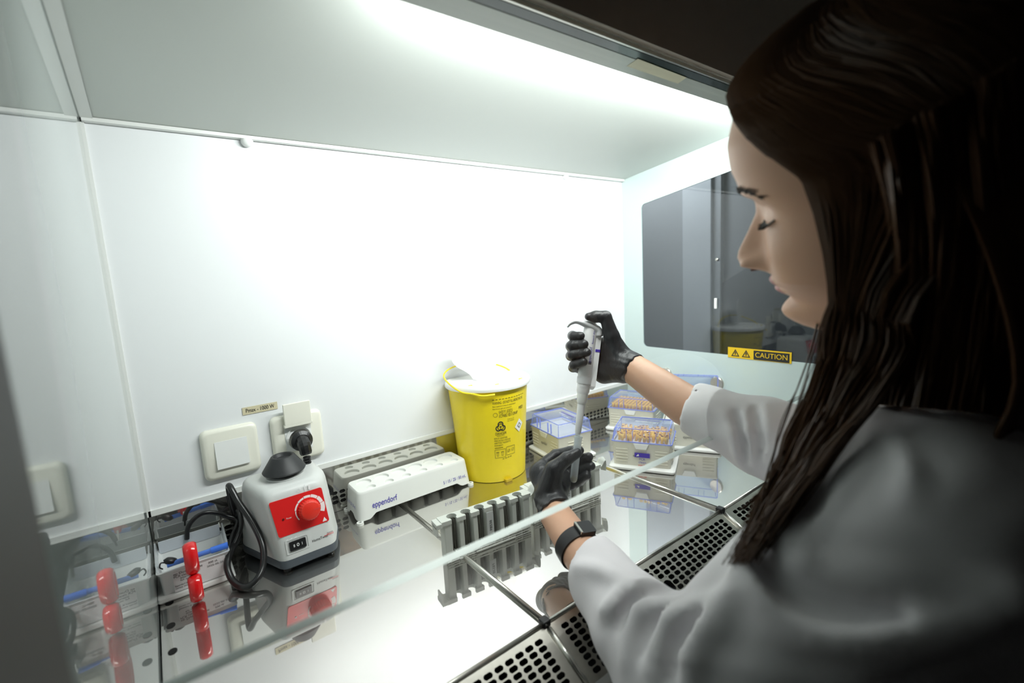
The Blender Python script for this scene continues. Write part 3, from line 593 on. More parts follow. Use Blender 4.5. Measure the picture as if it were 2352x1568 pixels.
def ringp(cx, cy, r, w, a0=0, a1=360, n=24):
    for k in range(n):
        t0 = math.radians(a0+(a1-a0)*k/n); t1 = math.radians(a0+(a1-a0)*(k+1)/n)
        b.add([bp(cx+(r-w/2)*math.cos(t0), cy+(r-w/2)*math.sin(t0)), bp(cx+(r+w/2)*math.cos(t0), cy+(r+w/2)*math.sin(t0)), bp(cx+(r+w/2)*math.cos(t1), cy+(r+w/2)*math.sin(t1)), bp(cx+(r-w/2)*math.cos(t1), cy+(r-w/2)*math.sin(t1))], [(0, 1, 2, 3)])
ringp(.0048, .1455, .0042, .0006)
bcx, bcy = .0145, .1195
for a in (90, 210, 330): ringp(bcx+.0055*math.cos(math.radians(a)), bcy+.0055*math.sin(math.radians(a)), .0050, .0022, a-140, a+140)
ringp(bcx, bcy, .0062, .0013); ringp(bcx, bcy, .0012, .0014, n=12)
for (u0, v0, u1, v1) in ((0, .0540, .0, .0715), (.0, .0540, .0235, .0540), (.0235, .054, .0235, .0715), (0, .0715, .0235, .0715), (.026, .057, .026, .0745), (.026, .057, .047, .057), (.047, .057, .047, .0745), (.026, .0745, .047, .0745)): strip(u0, v0, u1, v1)
for cx in (.006, .0165): strip(cx-.003, .066, cx+.003, .066, .001); strip(cx-.002, .066, cx-.0015, .058); strip(cx+.002, .066, cx+.0015, .058); strip(cx-.0015, .058, cx+.0015, .058)
ringp(.0315, .0655, .003, .0005); ringp(.0415, .0665, .003, .0005); strip(.0285, .0625, .0345, .0685); strip(.0385, .0635, .0445, .0695)
for k in range(6): strip(.0, .0755+.0*k, .018, .0755, .0009)
for k in range(4): strip(.016+k*.006, .0505+k*.0006, .020+k*.006, .0507+k*.0006, .001)
b.build('print_marks', ink, bn)
b = MB(); du = [(.048, .112), (.061, .1275), (.0735, .115), (.061, .0985)]; N = 8
def bil(s, t): return [(1-s)*(1-t)*du[0][i]+s*(1-t)*du[1][i]+s*t*du[2][i]+(1-s)*t*du[3][i] for i in (0, 1)]
for i in range(N):
    for j in range(N): b.add([bsurf(A0+bil(s, t)[0]/rad, bil(s, t)[1], .0009) for s, t in ((i/N, j/N), ((i+1)/N, j/N), ((i+1)/N, (j+1)/N), (i/N, (j+1)/N))], [(0, 1, 2, 3)])
st = b.build('diamond_sticker', whiteink, bn); b = MB()
for i in range(4):
    q = [bil(.5+.22*sx, .5+.22*sy) for sx, sy in ((-1, -1), (1, -1), (1, 1), (-1, 1))]; q2 = [bil(.5+.15*sx, .5+.15*sy) for sx, sy in ((-1, -1), (1, -1), (1, 1), (-1, 1))]
    k = (i+1) % 4; b.add([bsurf(A0+p[0]/rad, p[1], .0012) for p in (q[i], q[k], q2[k], q2[i])], [(0, 1, 2, 3)])
b.build('diamond_outline', ink, st)
# ---------------------------------------------------------------- grey six-place tube holders
gh = mat('holder_grey', (.66, .68, .63), .45); glab = mat('holder_label', (.62, .64, .63), .5)
def make_holder():
    r = empty('tube_holder', (0, 0, 0), 'x', 'rack', 'grey tube holders')
    Lh, D, hh = .150, .020, .066; x0 = -Lh/2; pit = .0232
    m_ = MB()
    # top bar with six round cut-outs open to the front
    poly = [(x0-.004, -D/2), (x0+.004, -D/2)]
    for k in range(6):
        cx = x0+.0165+k*pit
        poly += [(cx-.0045, -D/2)]+[(cx+.0078*math.cos(math.radians(a)), .001+.0078*math.sin(math.radians(a))) for a in range(235, -56, -24)]+[(cx+.0045, -D/2)]
    poly += [(x0+Lh+.002, -D/2), (x0+Lh+.002, D/2), (x0-.004, D/2)]
    bm = bmesh.new(); ov = [bm.verts.new((x, y, hh)) for x, y in poly]; es = [bm.edges.new((ov[i], ov[(i+1) % len(ov)])) for i in range(len(ov))]
    bmesh.ops.triangle_fill(bm, use_beauty=True, edges=es); ex = bmesh.ops.extrude_face_region(bm, geom=bm.faces[:]); bmesh.ops.translate(bm, vec=(0, 0, -.0065), verts=[g for g in ex['geom'] if isinstance(g, bmesh.types.BMVert)])
    bm.verts.index_update(); m_.add([tuple(v.co) for v in bm.verts], [[v.index for v in f.verts] for f in bm.faces]); bm.free()
    m_.build('top_bar', gh, r)
    for k in range(7):
        b = MB(); cx = x0+.0165+(k-.5)*pit; cx = max(x0+.006, min(x0+Lh-.006, cx))
        w2 = .0038 if 0 < k < 6 else .0060
        b.rings([[(x, y, z) for x, y in rrect(cx-w2, -D/2+.001, cx+w2, D/2-.0005, .0012, 2)] for z in (.004, hh-.006)])
        b.build('post', gh, r)
    for k in range(6):
        b = MB(); cx = x0+.0165+k*pit
        for dx in (-.0052, .0, .0052):
            b.tube(spline([(cx+dx, .004, hh-.008), (cx+dx*.75, .0015, .040), (cx+dx*.55, .001, .026), (cx+dx*.85, .003, .010)], 4), .0010, 6)
        b.box((cx-.0075, .0060, .008), (cx+.0075, .0080, hh-.006))
        b.build('spring_clip', mat('clip_grey', (.20, .195, .17), .35, .4), r)
    b = MB()
    for z in (.0015, .0055, .0095):
        b.box((x0+.001, -D/2-.001, z-.0008), (x0+Lh-.001, -D/2+.0006, z+.0008)); b.box((x0+.001, D/2-.002, z-.0008), (x0+Lh-.001, D/2-.0005, z+.0008))
    for k in range(12): b.box((x0+.006+k*.0125, -D/2-.0006, 0), (x0+.0074+k*.0125, D/2-.001, .010))
    b.box((x0+.020, -D/2-.003, .0005), (x0+.034, -D/2-.001, .0025)).box((x0+.048, -D/2-.003, .0015), (x0+.118, -D/2-.001, .0035))
    b.build('base_lattice', gh, r)
    b = MB().box((x0-.0125, -D/2-.001, hh-.0085), (x0-.0035, D/2, hh-.001), .001).box((x0-.0125, -D/2-.001, hh-.020), (x0-.0105, D/2-.004, hh-.006)); b.build('end_hook', gh, r)
    b = MB().tube(spline([(x0+Lh+.001, 0, hh-.006), (x0+Lh+.007, 0, hh-.003), (x0+Lh+.012, 0, hh+.003), (x0+Lh+.0155, 0, hh+.004), (x0+Lh+.0165, 0, hh-.004), (x0+Lh+.0155, 0, hh-.016)], 5), .0045, 4)
    b.fn(lambda p: (p[0], p[1]*1.9, p[2])); b.build('end_hook', gh, r)
    cx = x0+.0165+2.5*pit+.001
    lb = MB().box((cx-.0058, -D/2-.0008, .022), (cx+.0058, -D/2+.001, hh-.0075)).build('code_label', glab, r)
    pat = ['1110101', '1000110', '1011001', '0010110', '1101011', '1000101', '1110111']; b = MB()
    # small data square of the label is left blank; only its code letters are kept
    lettering([('F8538', 0, 0, .0062, .0165, 'CENTER')], lambda u, v: (cx+.0006-v, -D/2-.0012, .0365+u), 'lettering', ink, lb)
    return r
h1 = make_holder(); a1 = T(1035, 1292, 0); a2 = T(1205, 1226, 0)
ang = math.atan2(a2[1]-a1[1], a2[0]-a1[0]); c0 = np.array([(a1[0]+a2[0])/2, (a1[1]+a2[1])/2]); nd = np.array([-math.sin(ang), math.cos(ang)])
c1 = c0+nd*.010+np.array([math.cos(ang), math.sin(ang)])*.004
h1.location = (c1[0], c1[1], .0); h1.rotation_euler.z = ang; tag(h1, 'grey six-place tube holder standing over the seam rod, in front of the white rack', 'rack', 'grey tube holders')
h2 = copy_tree(h1); e2 = T(1368, 1150, 0); d2 = np.array([e2[0]-a2[0], e2[1]-a2[1]]); h2.location = (c1[0]+d2[0], c1[1]+d2[1], 0.); h2['label'] = 'grey six-place tube holder half hidden behind the gloved left hand'
# ---------------------------------------------------------------- tip boxes with blue lids
tb_m = mat('tip_box_ivory', (.72, .70, .61), .45); lid_m = clear_glass('blue_lid', (.90, .93, 1.), .02, 1.45, ((.40, .50, 1.), .17)); lid_edge = mat('blue_lid_rim', (.28, .36, .95), .25, 0, Alpha=.6); tip_y = mat('tip_yellow', (1.0, .60, .01), .5)
tipbox_base = mat('box_base_white', (.80, .81, .79), .4)
def make_tipbox(open_lid=False, big_label=False, tips='orange'):
    r = empty('pipette_tip_box', (0, 0, 0), 'x', 'tip box', 'blue-lidded tip boxes')
    w, d, zb, zt_, zl = .0595, .0455, .007, .061, .090
    def rr(k, z, rad_=.004): return [(x, y, z) for x, y in rrect(-w+k, -d+k, w-k, d-k, rad_, 4)]
    MB().rings([rr(.002, .007), rr(.0005, zt_-.006), rr(-.0005, zt_-.004), rr(-.0005, zt_)]+[rr(.0015, zt_), rr(.003, .012)]).build('tub', tb_m, r, angle=40)
    MB().rings([rr(-.006, .0015, .006), rr(-.0075, .0035, .007), rr(-.0075, .0065, .007), rr(-.005, .0085, .006), rr(.0, .0095)]).build('foot_flange', tipbox_base, r, angle=40)
    b = MB()
    for k in range(5):
        for sx in (-1, 1): b.box((sx*.040-.012, -d-.0006, .018+k*.0065), (sx*.040+.012, -d+.0016, .0192+k*.0065)); b.box((sx*w-.0012, -.02, .018+k*.0065), (sx*w+.0010, .02, .0192+k*.0065))
    b.build('ribs', tb_m, r)
    MB().rings([[(x, y, z) for x, y in rrect(-.016, -d-.0035, .016, -d+.001, .002, 3)] for z in (zt_-.013, zt_-.002)]).fn(lambda p: (p[0]*(1-.35*max(0, (zt_-.006-p[2])/.008)), p[1], p[2])).build('latch', tipbox_base, r)
    # hinged lid
    lid = MB()
    def lr(k, z, rad_=.004): return [(x, y, z) for x, y in rrect(-w+k, -d+k, w-k, d-k, rad_, 4)]
    lid.rings([lr(-.0012, 0), lr(.0028, .0245), lr(.006, .0275)], False, True)
    rim = MB().rings([lr(-.0022, -.0006), lr(-.0022, .0014), lr(-.0004, .0014), lr(-.0004, -.0006), lr(-.0022, -.0006)], False, False)
    for (x, y) in ((-w+.002, -d+.002), (w-.002, -d+.002), (w-.002, d-.002), (-w+.002, d-.002)): rim.tube([(x, y, .001), (x*.965, y*.955, .0258)], .0008, 6)
    for x in (-.030, -.017, .017, .030): rim.box((x-.0004, -d-.0008, .0015), (x+.0004, -d+.0004+.002, .0238))
    rim.rings([lr(.0045, .0262), lr(.0045, .0276), lr(.0058, .0276), lr(.0058, .0262), lr(.0045, .0262)], False, False)
    if open_lid: M_ = Matrix.Translation((0, d+.001, zt_+.001)) @ Matrix.Rotation(math.radians(-96), 4, 'X') @ Matrix.Translation((0, -d-.001, 0))
    else: M_ = Matrix.Translation((0, 0, zt_))
    lo = lid.xf(M_).build('lid', lid_m, r, angle=40); rim.xf(M_).build('lid_rim', lid_edge, lo)
    lb = MB().box((-.022, .018, .0279), (.030, .0205, .0281)).xf(M_); lb.build('lid_bar', purple_m, lo)
    tv = []
    lt = lettering([('eppendorf', -.008, .0125, .006, .024, 'CENTER'), ('epT.I.P.S.  50 - 1000 uL', .012, .005, .0045, .034, 'CENTER')], lambda u, v: tuple(M_ @ Vector((u, v, .0282))), 'lid_lettering', whiteink, lo)
    # tips standing in the tray
    MB().box((-w+.003, -d+.003, zt_-.006), (w-.003, d-.003, zt_-.004)).build('tip_tray', tb_m, r)
    full = tips == 'full'
    if tips != 'none':
        tip0 = MB().lathe([(.0020, -.002), (.0034, .010), (.0037, .016), (.0030, .016)], (0, 0, 0), 10, c1=False).build('pipette_tip', tip_y, r, smooth=True); k = 0
        for i in range(12):
            for j in range(8):
                if full or (i*7+j*5) % 4 != 0:
                    t_ = tip0 if k == 0 else tip0.copy(); k += 1
                    if t_ is not tip0: COL.objects.link(t_); t_.parent = r
                    t_.location = (-.049+i*.0089, -.0345+j*.0098, zt_-.004)
                    if not full: t_.rotation_euler = (rng.uniform(-.35, .35), rng.uniform(-.35, .35), 0)
    if big_label:
        MB().add([(-.0135, -d-.0020, .0300), (.0175, -d-.0020, .0300), (.0175, -d-.0020, .0390), (-.0135, -d-.0020, .0390), (-.0135, -d, .0300), (.0175, -d, .0300), (.0175, -d, .0390), (-.0135, -d, .0390)], [(0, 1, 2, 3), (0, 1, 5, 4), (2, 3, 7, 6)]).build('purple_label', purple_m, r)
        MB().add([(-.0105, -d-.0023, .0322), (-.004, -d-.0023, .0330), (-.0055, -d-.0023, .0375)], [(0, 1, 2)]).build('label_mark', whiteink, r)
        lettering([('PCR', .002, .0255, .0065, .012, 'CENTER'), ('clean', .002, .0192, .0065, .015, 'CENTER')], lambda u, v: (u, -d-.0012, v), 'lettering', blueink, r)
        lettering([('sterile', .002, .0130, .0065, .017, 'CENTER')], lambda u, v: (u, -d-.0012, v), 'red_lettering', redink, r)
        lettering([('epp', -.0165, .0325, .0075, .010, 'LEFT')], lambda u, v: (u, -d-.0012, v), 'name_lettering', ink, r)
    else:
        lettering([('eppendorf', -.0, .0320, .0090, .026, 'CENTER')], lambda u, v: (u, -d-.0012, v), 'lettering', ink, r)
    return r
def put(o, fl, dirv, label):
    """fl: ground point of the flange's front-left corner, dirv: direction of the front face"""
    a = math.atan2(dirv[1], dirv[0]); ux = np.array([math.cos(a), math.sin(a)]); uy = np.array([-ux[1], ux[0]])
    c = np.array(fl[:2])+ux*.067+uy*.053; o.location = (c[0], c[1], 0); o.rotation_euler.z = a; o['label'] = label
A = T(1398, 1072, .004); B_ = T(1540, 1088, .004)
bx2 = make_tipbox(big_label=True); put(bx2, A, B_-A, 'ivory tip box labelled PCR clean sterile under a blue lid, in front of the others')
bx1 = make_tipbox(tips='none'); put(bx1, (.7265, -.0125), (-.02, -.12), 'ivory tip box with a blue lid and no tips, right beside the yellow bin')
bx3 = make_tipbox(tips='full'); put(bx3, (.955, -.055), (.045, -.115), 'ivory tip box full of yellow tips, at the back by the right wall')
bx4 = make_tipbox(open_lid=True, tips='none'); put(bx4, (.936, -.235), (.062, -.107), 'ivory tip box with its blue lid standing open, behind the lab coat sleeve')
# ---------------------------------------------------------------- open box at the left with scissors, pen and black clip
ob = empty('open_tip_box', (.05, -.066, 0), 'open white tip box by the left wall, with a printed label on its front', 'box')
obm = mat('open_box_white', (.70, .72, .72), .35)
ox0, ox1, oy0, oy1 = -.0445, .037, -.036, .036
def oz(k): return [(x, y) for x, y in rrect(ox0+k, oy0+k, ox1-k, oy1-k, .004, 4)]
b = MB(); zt4 = .043
b.rings([[(x, y, .006) for x, y in oz(.002)], [(x, y, zt4-.006) for x, y in oz(0)], [(x, y, zt4) for x, y in oz(-.003)], [(x, y, zt4) for x, y in oz(.0)], [(x, y, zt4-.006) for x, y in oz(.002)], [(x, y, .009) for x, y in oz(.004)]])
b.build('tub', obm, ob, angle=40)
MB().rings([[(x, y, z) for x, y in oz(k)] for z, k in ((.0005, -.004), (.003, -.006), (.007, -.005), (.008, .001))]).build('foot_flange', tipbox_base, ob, angle=40)
# upright back liner and the two raised end ears
b = MB().box((ox0+.002, oy1-.0025, zt4-.004), (ox1-.002, oy1-.001, zt4+.014))
b.build('back_panel', mat('liner_grey', (.55, .59, .64), .3), ob)
ears = clear_glass('clear_plastic', (.93, .95, .96), .05, 1.45, ((.75, .78, .8), .35))
for x in (ox0, ox1):
    s = -1 if x < 0 else 1; b = MB().add([(x-s*.001, oy0, zt4), (x-s*.001, oy1, zt4), (x+s*.001, oy1-.001, zt4+.014), (x+s*.001, oy0+.014, zt4+.005), (x+s*.001, oy0, zt4), (x+s*.001, oy1, zt4), (x+s*.003, oy1-.001, zt4+.014), (x+s*.003, oy0+.014, zt4+.005)], [(0, 1, 2, 3), (4, 5, 6, 7), (0, 4, 7, 3), (3, 7, 6, 2), (2, 6, 5, 1)]); b.build('side_ear', ears, ob)
lb = MB().box((-.030, oy0-.0010, .009), (.033, oy0+.001, .038)).build('paper_label', mat('label_paper', (.78, .79, .80), .6), ob)
yy = oy0-.0013; lp_ = lambda u, v: (u, yy, v)
lettering([('ep Dualfilter tips', -.029, .0350, .0046, .034, 'LEFT'), ('PCR clean/sterile', -.029, .0308, .0046, .030, 'LEFT'), ('0030078578  LOT', -.022, .0268, .0032, .021, 'LEFT'), ('Ref. sterile R', -.022, .0238, .0032, .017, 'LEFT'), ('300 uL', .012, .0350, .0042, .012, 'LEFT'), ('2025-05-25', .010, .0300, .0038, .020, 'LEFT'), ('Eppendorf SE, Hamburg', -.029, .0175, .0034, .027, 'LEFT'), ('Germany  www.eppendorf.com', -.029, .0140, .0030, .029, 'LEFT')], lp_, 'lettering', ink, lb)
# scissors: handles hang out over the front rim
scis = empty('scissors', (.046, -.104, .05), 'red-handled scissors leaning out over the front of the open white box', 'scissors')
red = mat('scissor_red', (.72, .012, .015), .18, 0, **{'Coat Weight': .5})
sx_ = T(432, 1240, .079); 
def arc_loop(c, a, bb, n=28, rot=0.):
    return [(0, c[0]+a*math.cos(2*math.pi*k/n)*math.cos(rot)-bb*math.sin(2*math.pi*k/n)*math.sin(rot), c[1]+a*math.cos(2*math.pi*k/n)*math.sin(rot)+bb*math.sin(2*math.pi*k/n)*math.cos(rot)) for k in range(n+1)]
def ringtube(path, rx, ry, name, m_, par):
    b = MB().tube(path, ry, 10, caps=False); b.fn(lambda p: (p[0]*rx/ry, p[1], p[2])); return b.build(name, m_, par, smooth=True)
# local frame: x across (thin), y depth, z up ; two eye rings one above the other
for (c, a, bb, rot) in (((-.006, .016), .0115, .0175, .28), ((-.012, -.020), .0095, .0135, .22)):
    ringtube(arc_loop(c, a, bb, 30, rot), .0080, .0045, 'finger_loop', red, scis)
b = MB().tube(spline([(0, .002, .022), (0, .020, .018), (0, .030, .006)], 5), [.0058]*6+[.005]*4+[.004], 10); b.build('shank', red, scis, smooth=True)
b = MB().tube(spline([(0, -.004, -.004), (0, .012, .004), (0, .030, .006)], 5), .0045, 10); b.build('shank', red, scis, smooth=True)
b = MB().rings([[(x, y, z) for x, y, z in ((-.0012, .030, -.001), (.0012, .030, -.001), (.0012, .032, .009), (-.0012, .032, .009))], [(-.0004, .058, -.030), (.0004, .058, -.030), (.0004, .0585, -.0295), (-.0004, .0585, -.0295)]]); b.build('blades', rail_m, scis)
scis.location = (.0435, -.1210, .0440); scis.scale = (1.05, 1.12, 1.12)
# blue pen and black clip
pen = empty('marker_pen', (.054, -.092, .0475), 'translucent blue pen lying across the rim of the open white box', 'pen')
bl_m = mat('pen_blue', (.10, .26, .85), .2, 0, Alpha=.85)
pa, pb = np.array([-.038, .002, -.002]), np.array([.034, -.006, .002])
MB().tube([pa, pb], .0036, 14).build('barrel', bl_m, pen, smooth=False, angle=40)
MB().tube([pb-(pb-pa)*.28, pb+(pb-pa)*.0+np.array([.001, 0, 0])], .0046, 14).build('cap', mat('pen_blue_cap', (.06, .2, .8), .2), pen, angle=40)
clip = empty('binder_clip', (.0205, -.088, .0490), 'small black clip at the left end of the blue pen', 'clip')
MB().lathe([(.0001, -.0045), (.006, -.0035), (.0085, 0), (.006, .0035), (.0001, .0045)], n=18, sx=1.1, sy=.8).xf(Matrix.Rotation(.5, 4, 'Y')).build('body', black_m, clip, smooth=True)
MB().tube(spline([(-.006, 0, 0), (-.011, -.003, .003), (-.013, -.004, -.002), (-.010, -.004, -.006)], 4), .0010, 6).build('wire', black_m, clip, smooth=True)
#PEOPLE
# ---------------------------------------------------------------- pipette and sample tube
def gla(pts): return [P(*p) for p in pts]
pip = empty('pipette', (0, 0, 0), 'white hand pipette with a grey finger hook and violet button, in the raised right glove', 'pipette')
a_ = P(1357, 750, .735); b_ = P(1327, 997, .735); zx = (b_-a_); LP = np.linalg.norm(zx); zx /= LP
vw = P(1345, 850, 1.)-CAM; vw = vw-zx*(vw@zx); vw /= np.linalg.norm(vw); rx = np.cross(vw, zx); rx = rx if rx@RT > 0 else -rx
def PL(x, y, s): return tuple(a_+rx*x+vw*y+zx*s)            # x to the right, y away from the viewer, s along the pipette
def plathe(prof, n=36, sx=1.): return MB().rings([[PL(sx*r*math.cos(2*math.pi*k/n), r*math.sin(2*math.pi*k/n), s) for k in range(n)] for r, s in prof])
px_ = .735/1089.
def sy_(y): return (y-750)*px_*1.0
greyp = mat('pipette_grey', (.70, .71, .72), .3); whp = mat('pipette_white', (.90, .90, .90), .3)
plathe([(.0085, sy_(742)), (.0100, sy_(750)), (.0112, sy_(770)), (.0112, sy_(860)), (.0108, sy_(866))]).build('handle_body', whp, pip, angle=40)
plathe([(.0072, sy_(732)), (.0072, sy_(748))]).build('button_collar', whp, pip, angle=40)
plathe([(.0001, sy_(723)), (.0060, sy_(723.5)), (.0068, sy_(726)), (.0064, sy_(731)), (.0040, sy_(733)), (.0040, sy_(738))]).build('push_button', purple_m, pip, angle=40)
plathe([(.0112, sy_(866)), (.0116, sy_(868)), (.0114, sy_(881)), (.0100, sy_(882))]).build('volume_ring', greyp, pip, angle=40)
plathe([(.0100, sy_(881)), (.0100, sy_(899)), (.0086, sy_(904)), (.0084, sy_(905))]).build('lower_part', whp, pip, angle=40)
plathe([(.0084, sy_(904)), (.0080, sy_(923)), (.0066, sy_(928)), (.0062, sy_(929))]).build('lower_sleeve', mat('pale_plastic', (.82, .83, .80), .25), pip, angle=40)
plathe([(.0062, sy_(926)), (.0056, sy_(960)), (.0048, sy_(994)), (.0036, sy_(999))]).build('ejector_sleeve', mat('sleeve_grey', (.80, .81, .81), .35), pip, angle=40)
plathe([(.0040, sy_(996)), (.0038, sy_(1010)), (.0018, sy_(1050)), (.0006, sy_(1075))], 20).build('clear_tip', clear_glass('tip_clear', (.92, .95, .96), .05, 1.4, ((.8, .85, .88), .25)), pip, angle=40)
b = MB(); xs = .0118
b.rings([[PL(x, y, s) for x, y in ((xs-.003, -.0045), (xs+.0062, -.0045), (xs+.0062, .0045), (xs-.003, .0045))] for s in (sy_(766), sy_(885))]+[[PL(x, y, sy_(893)) for x, y in ((xs-.001, -.003), (xs+.003, -.003), (xs+.003, .003), (xs-.001, .003))]])
ej = b.build('ejector_bar', whp, pip)
MB().rings([[PL(x, y, s) for x, y in ((xs-.0005, -.0050), (xs+.0065, -.0050), (xs+.0065, .0048), (xs-.0005, .0048))] for s in (sy_(800), sy_(806))]).build('violet_band', purple_m, ej)
# finger hook: a curved blade sweeping to the left
hk = [(1303, 751), (1310, 743), (1322, 738), (1335, 740), (1350, 746), (1365, 752), (1375, 760), (1376, 772)]
hb = MB(); rs = []
hs = spline([P(x, y, .735) for x, y in hk], 5)
for i, p in enumerate(hs):
    t = i/(len(hs)-1); wd = .004+.0085*min(1, t*2.2) if t < .8 else .0125; th = .0016+.0046*min(1, t*1.6)
    tg = hs[min(i+1, len(hs)-1)]-hs[max(0, i-1)]; tg /= np.linalg.norm(tg); nn = np.cross(tg, vw)
    rs.append([tuple(p+vw*wd*math.cos(a)+nn*th*math.sin(a)) for a in [2*math.pi*k/16 for k in range(16)]])
hb.rings(rs).build('finger_hook', greyp, pip, smooth=True)
def pfront(th0):
    return lambda u, v: PL(.0114*math.sin(th0+v/.0112), -.0114*math.cos(th0+v/.0112), u)
lettering([('eppendorf', sy_(826), .0, .0062, .024, 'CENTER')], lambda u, v: PL(.0115*math.sin(.42-(v)/.0112), -.0115*math.cos(.42-(v)/.0112), 2*sy_(820)-u), 'lettering', blueink, pip)
lettering([('Research plus', sy_(778), .0, .0042, .020, 'CENTER')], lambda u, v: PL(.0115*math.sin(.55-(v)/.0112), -.0115*math.cos(.55-(v)/.0112), 2*sy_(776)-u), 'model_lettering', blueink, pip)
lettering([('1000', 0, 0, .0050, .0095, 'CENTER')], lambda u, v: PL(u, -math.sqrt(.0102**2-u*u), sy_(890)-v), 'volume_lettering', greyp, pip)
MB().add([PL(.0112*math.sin(t), -.0114*math.cos(t), s) for s in (sy_(829), sy_(836)) for t in (.25, .5, .75)], [(0, 1, 4, 3), (1, 2, 5, 4)]).build('display_window', mat('display_grey', (.12, .12, .12), .2), pip)
tube = empty('sample_tube', (0, 0, 0), 'clear round-bottomed sample tube with a little yellow liquid, pinched in the left glove', 'tube')
ta, tb = P(1328.5, 1001, .735), P(1317, 1106, .728); tz = tb-ta; LT = np.linalg.norm(tz); tz /= LT; tv = np.cross(tz, rx); tx = np.cross(tv, tz)
def tl_(prof, n=28): return MB().rings([[tuple(ta+tz*s+tx*r*math.cos(2*math.pi*k/n)+tv*r*math.sin(2*math.pi*k/n)) for k in range(n)] for r, s in prof], False, True)
tube_m = clear_glass('tube_clear', (.93, .95, .96), .08, 1.45, ((.85, .90, .93), .5))
tl_([(.0056, .001), (.0068, 0), (.0068, .0035), (.0060, .005), (.0058, LT-.006), (.0053, LT-.0025), (.0040, LT), (.002, LT+.0012)]).build('wall', tube_m, tube, angle=50)
tl_([(.0050, LT-.0065), (.0047, LT-.003), (.0035, LT-.0008), (.0015, LT)]).build('liquid', mat('liquid_yellow', (.62, .52, .16), .15), tube, angle=50)
# ---------------------------------------------------------------- the person
skin = mat('skin', (.68, .40, .265), .45, 0, **{'Subsurface Weight': .12, 'Subsurface Radius': (.012, .005, .003), 'bump': (260, .12, .001, (1, 1, 1))})
glove_m = mat('glove_black', (.022, .022, .024), .42, 0, **{'bump': (55, .55, .004, (1, 2.2, .6))})
coat_m = mat('coat_cloth', (.80, .78, .80), .85, 0, **{'bump': (500, .15, .0006, (1, 1, 1)), 'Sheen Weight': .1})
hair_m = mat('hair_brown', (.090, .042, .018), .42, 0, **{'Specular IOR Level': .4}); strap_m = mat('watch_black', (.012, .012, .013), .4)
SL_, EL_, WL_, ML_ = P(2125, 1200, .38), P(1610, 1600, .44), P(1268, 1170, .70), P(1478, 1452, .50)
KL_ = P(1330, 1262, .625)
SR_, ER_, CR_, WR_ = np.array([.80, -.74, .235]), P(1960, 1075, .545), P(1578, 932, .66), P(1449, 843, .718)
MID = (SL_+SR_)/2; RGT = (SR_-SL_); RGT /= np.linalg.norm(RGT); HIP = MID+np.array([.05, -.22, -.50])
# head frame
fh = np.array([-.212, .977, 0]); fh /= np.linalg.norm(fh); pt = math.radians(9.8); HF = fh*math.cos(pt)-np.array([0, 0, 1])*math.sin(pt); HU = np.array([0, 0, 1])*math.cos(pt)+fh*math.sin(pt); HLf = np.cross(HU, HF); tc_, ts_ = math.cos(math.radians(19)), math.sin(math.radians(19)); HU, HLf = HU*tc_+HLf*ts_, HLf*tc_-HU*ts_
HS = 1.02
HO = P(1696, 588, .47)-(HF*.113+HU*-.038)*HS
def HW(x, y, z): return HO+HS*(HF*x+HLf*y+HU*z)
def interp(z, ks): ks = sorted(ks); return np.interp(z, [k[0] for k in ks], [k[1] for k in ks])
XF = [(-.20, .012), (-.16, .010), (-.145, .016), (-.132, .032), (-.124, .055), (-.118, .072), (-.110, .081), (-.100, .084), (-.090, .080), (-.083, .079), (-.070, .086), (-.055, .087), (-.035, .085), (-.015, .083), (0, .083), (.012, .087), (.025, .094), (.045, .098), (.065, .096), (.085, .086), (.100, .072), (.113, .050), (.121, .026), (.126, .0)]
XB = [(-.20, .075), (-.13, .070), (-.09, .076), (-.05, .088), (0, .098), (.05, .098), (.085, .082), (.105, .060), (.118, .034), (.126, .0)]
YW = [(-.20, .056), (-.14, .052), (-.125, .044), (-.112, .046), (-.095, .053), (-.08, .058), (-.06, .064), (-.04, .068), (-.02, .071), (0, .073), (.03, .076), (.06, .075), (.085, .066), (.103, .051), (.117, .029), (.126, .0)]
NZ = [(.018, 0), (.008, .002), (-.002, .0065), (-.014, .0145), (-.026, .0225), (-.033, .0268), (-.039, .0285), (-.0455, .0265), (-.0498, .018), (-.0535, .009), (-.058, .0)]
ga = lambda v, m, s: np.exp(-((v-m)/s)**2)
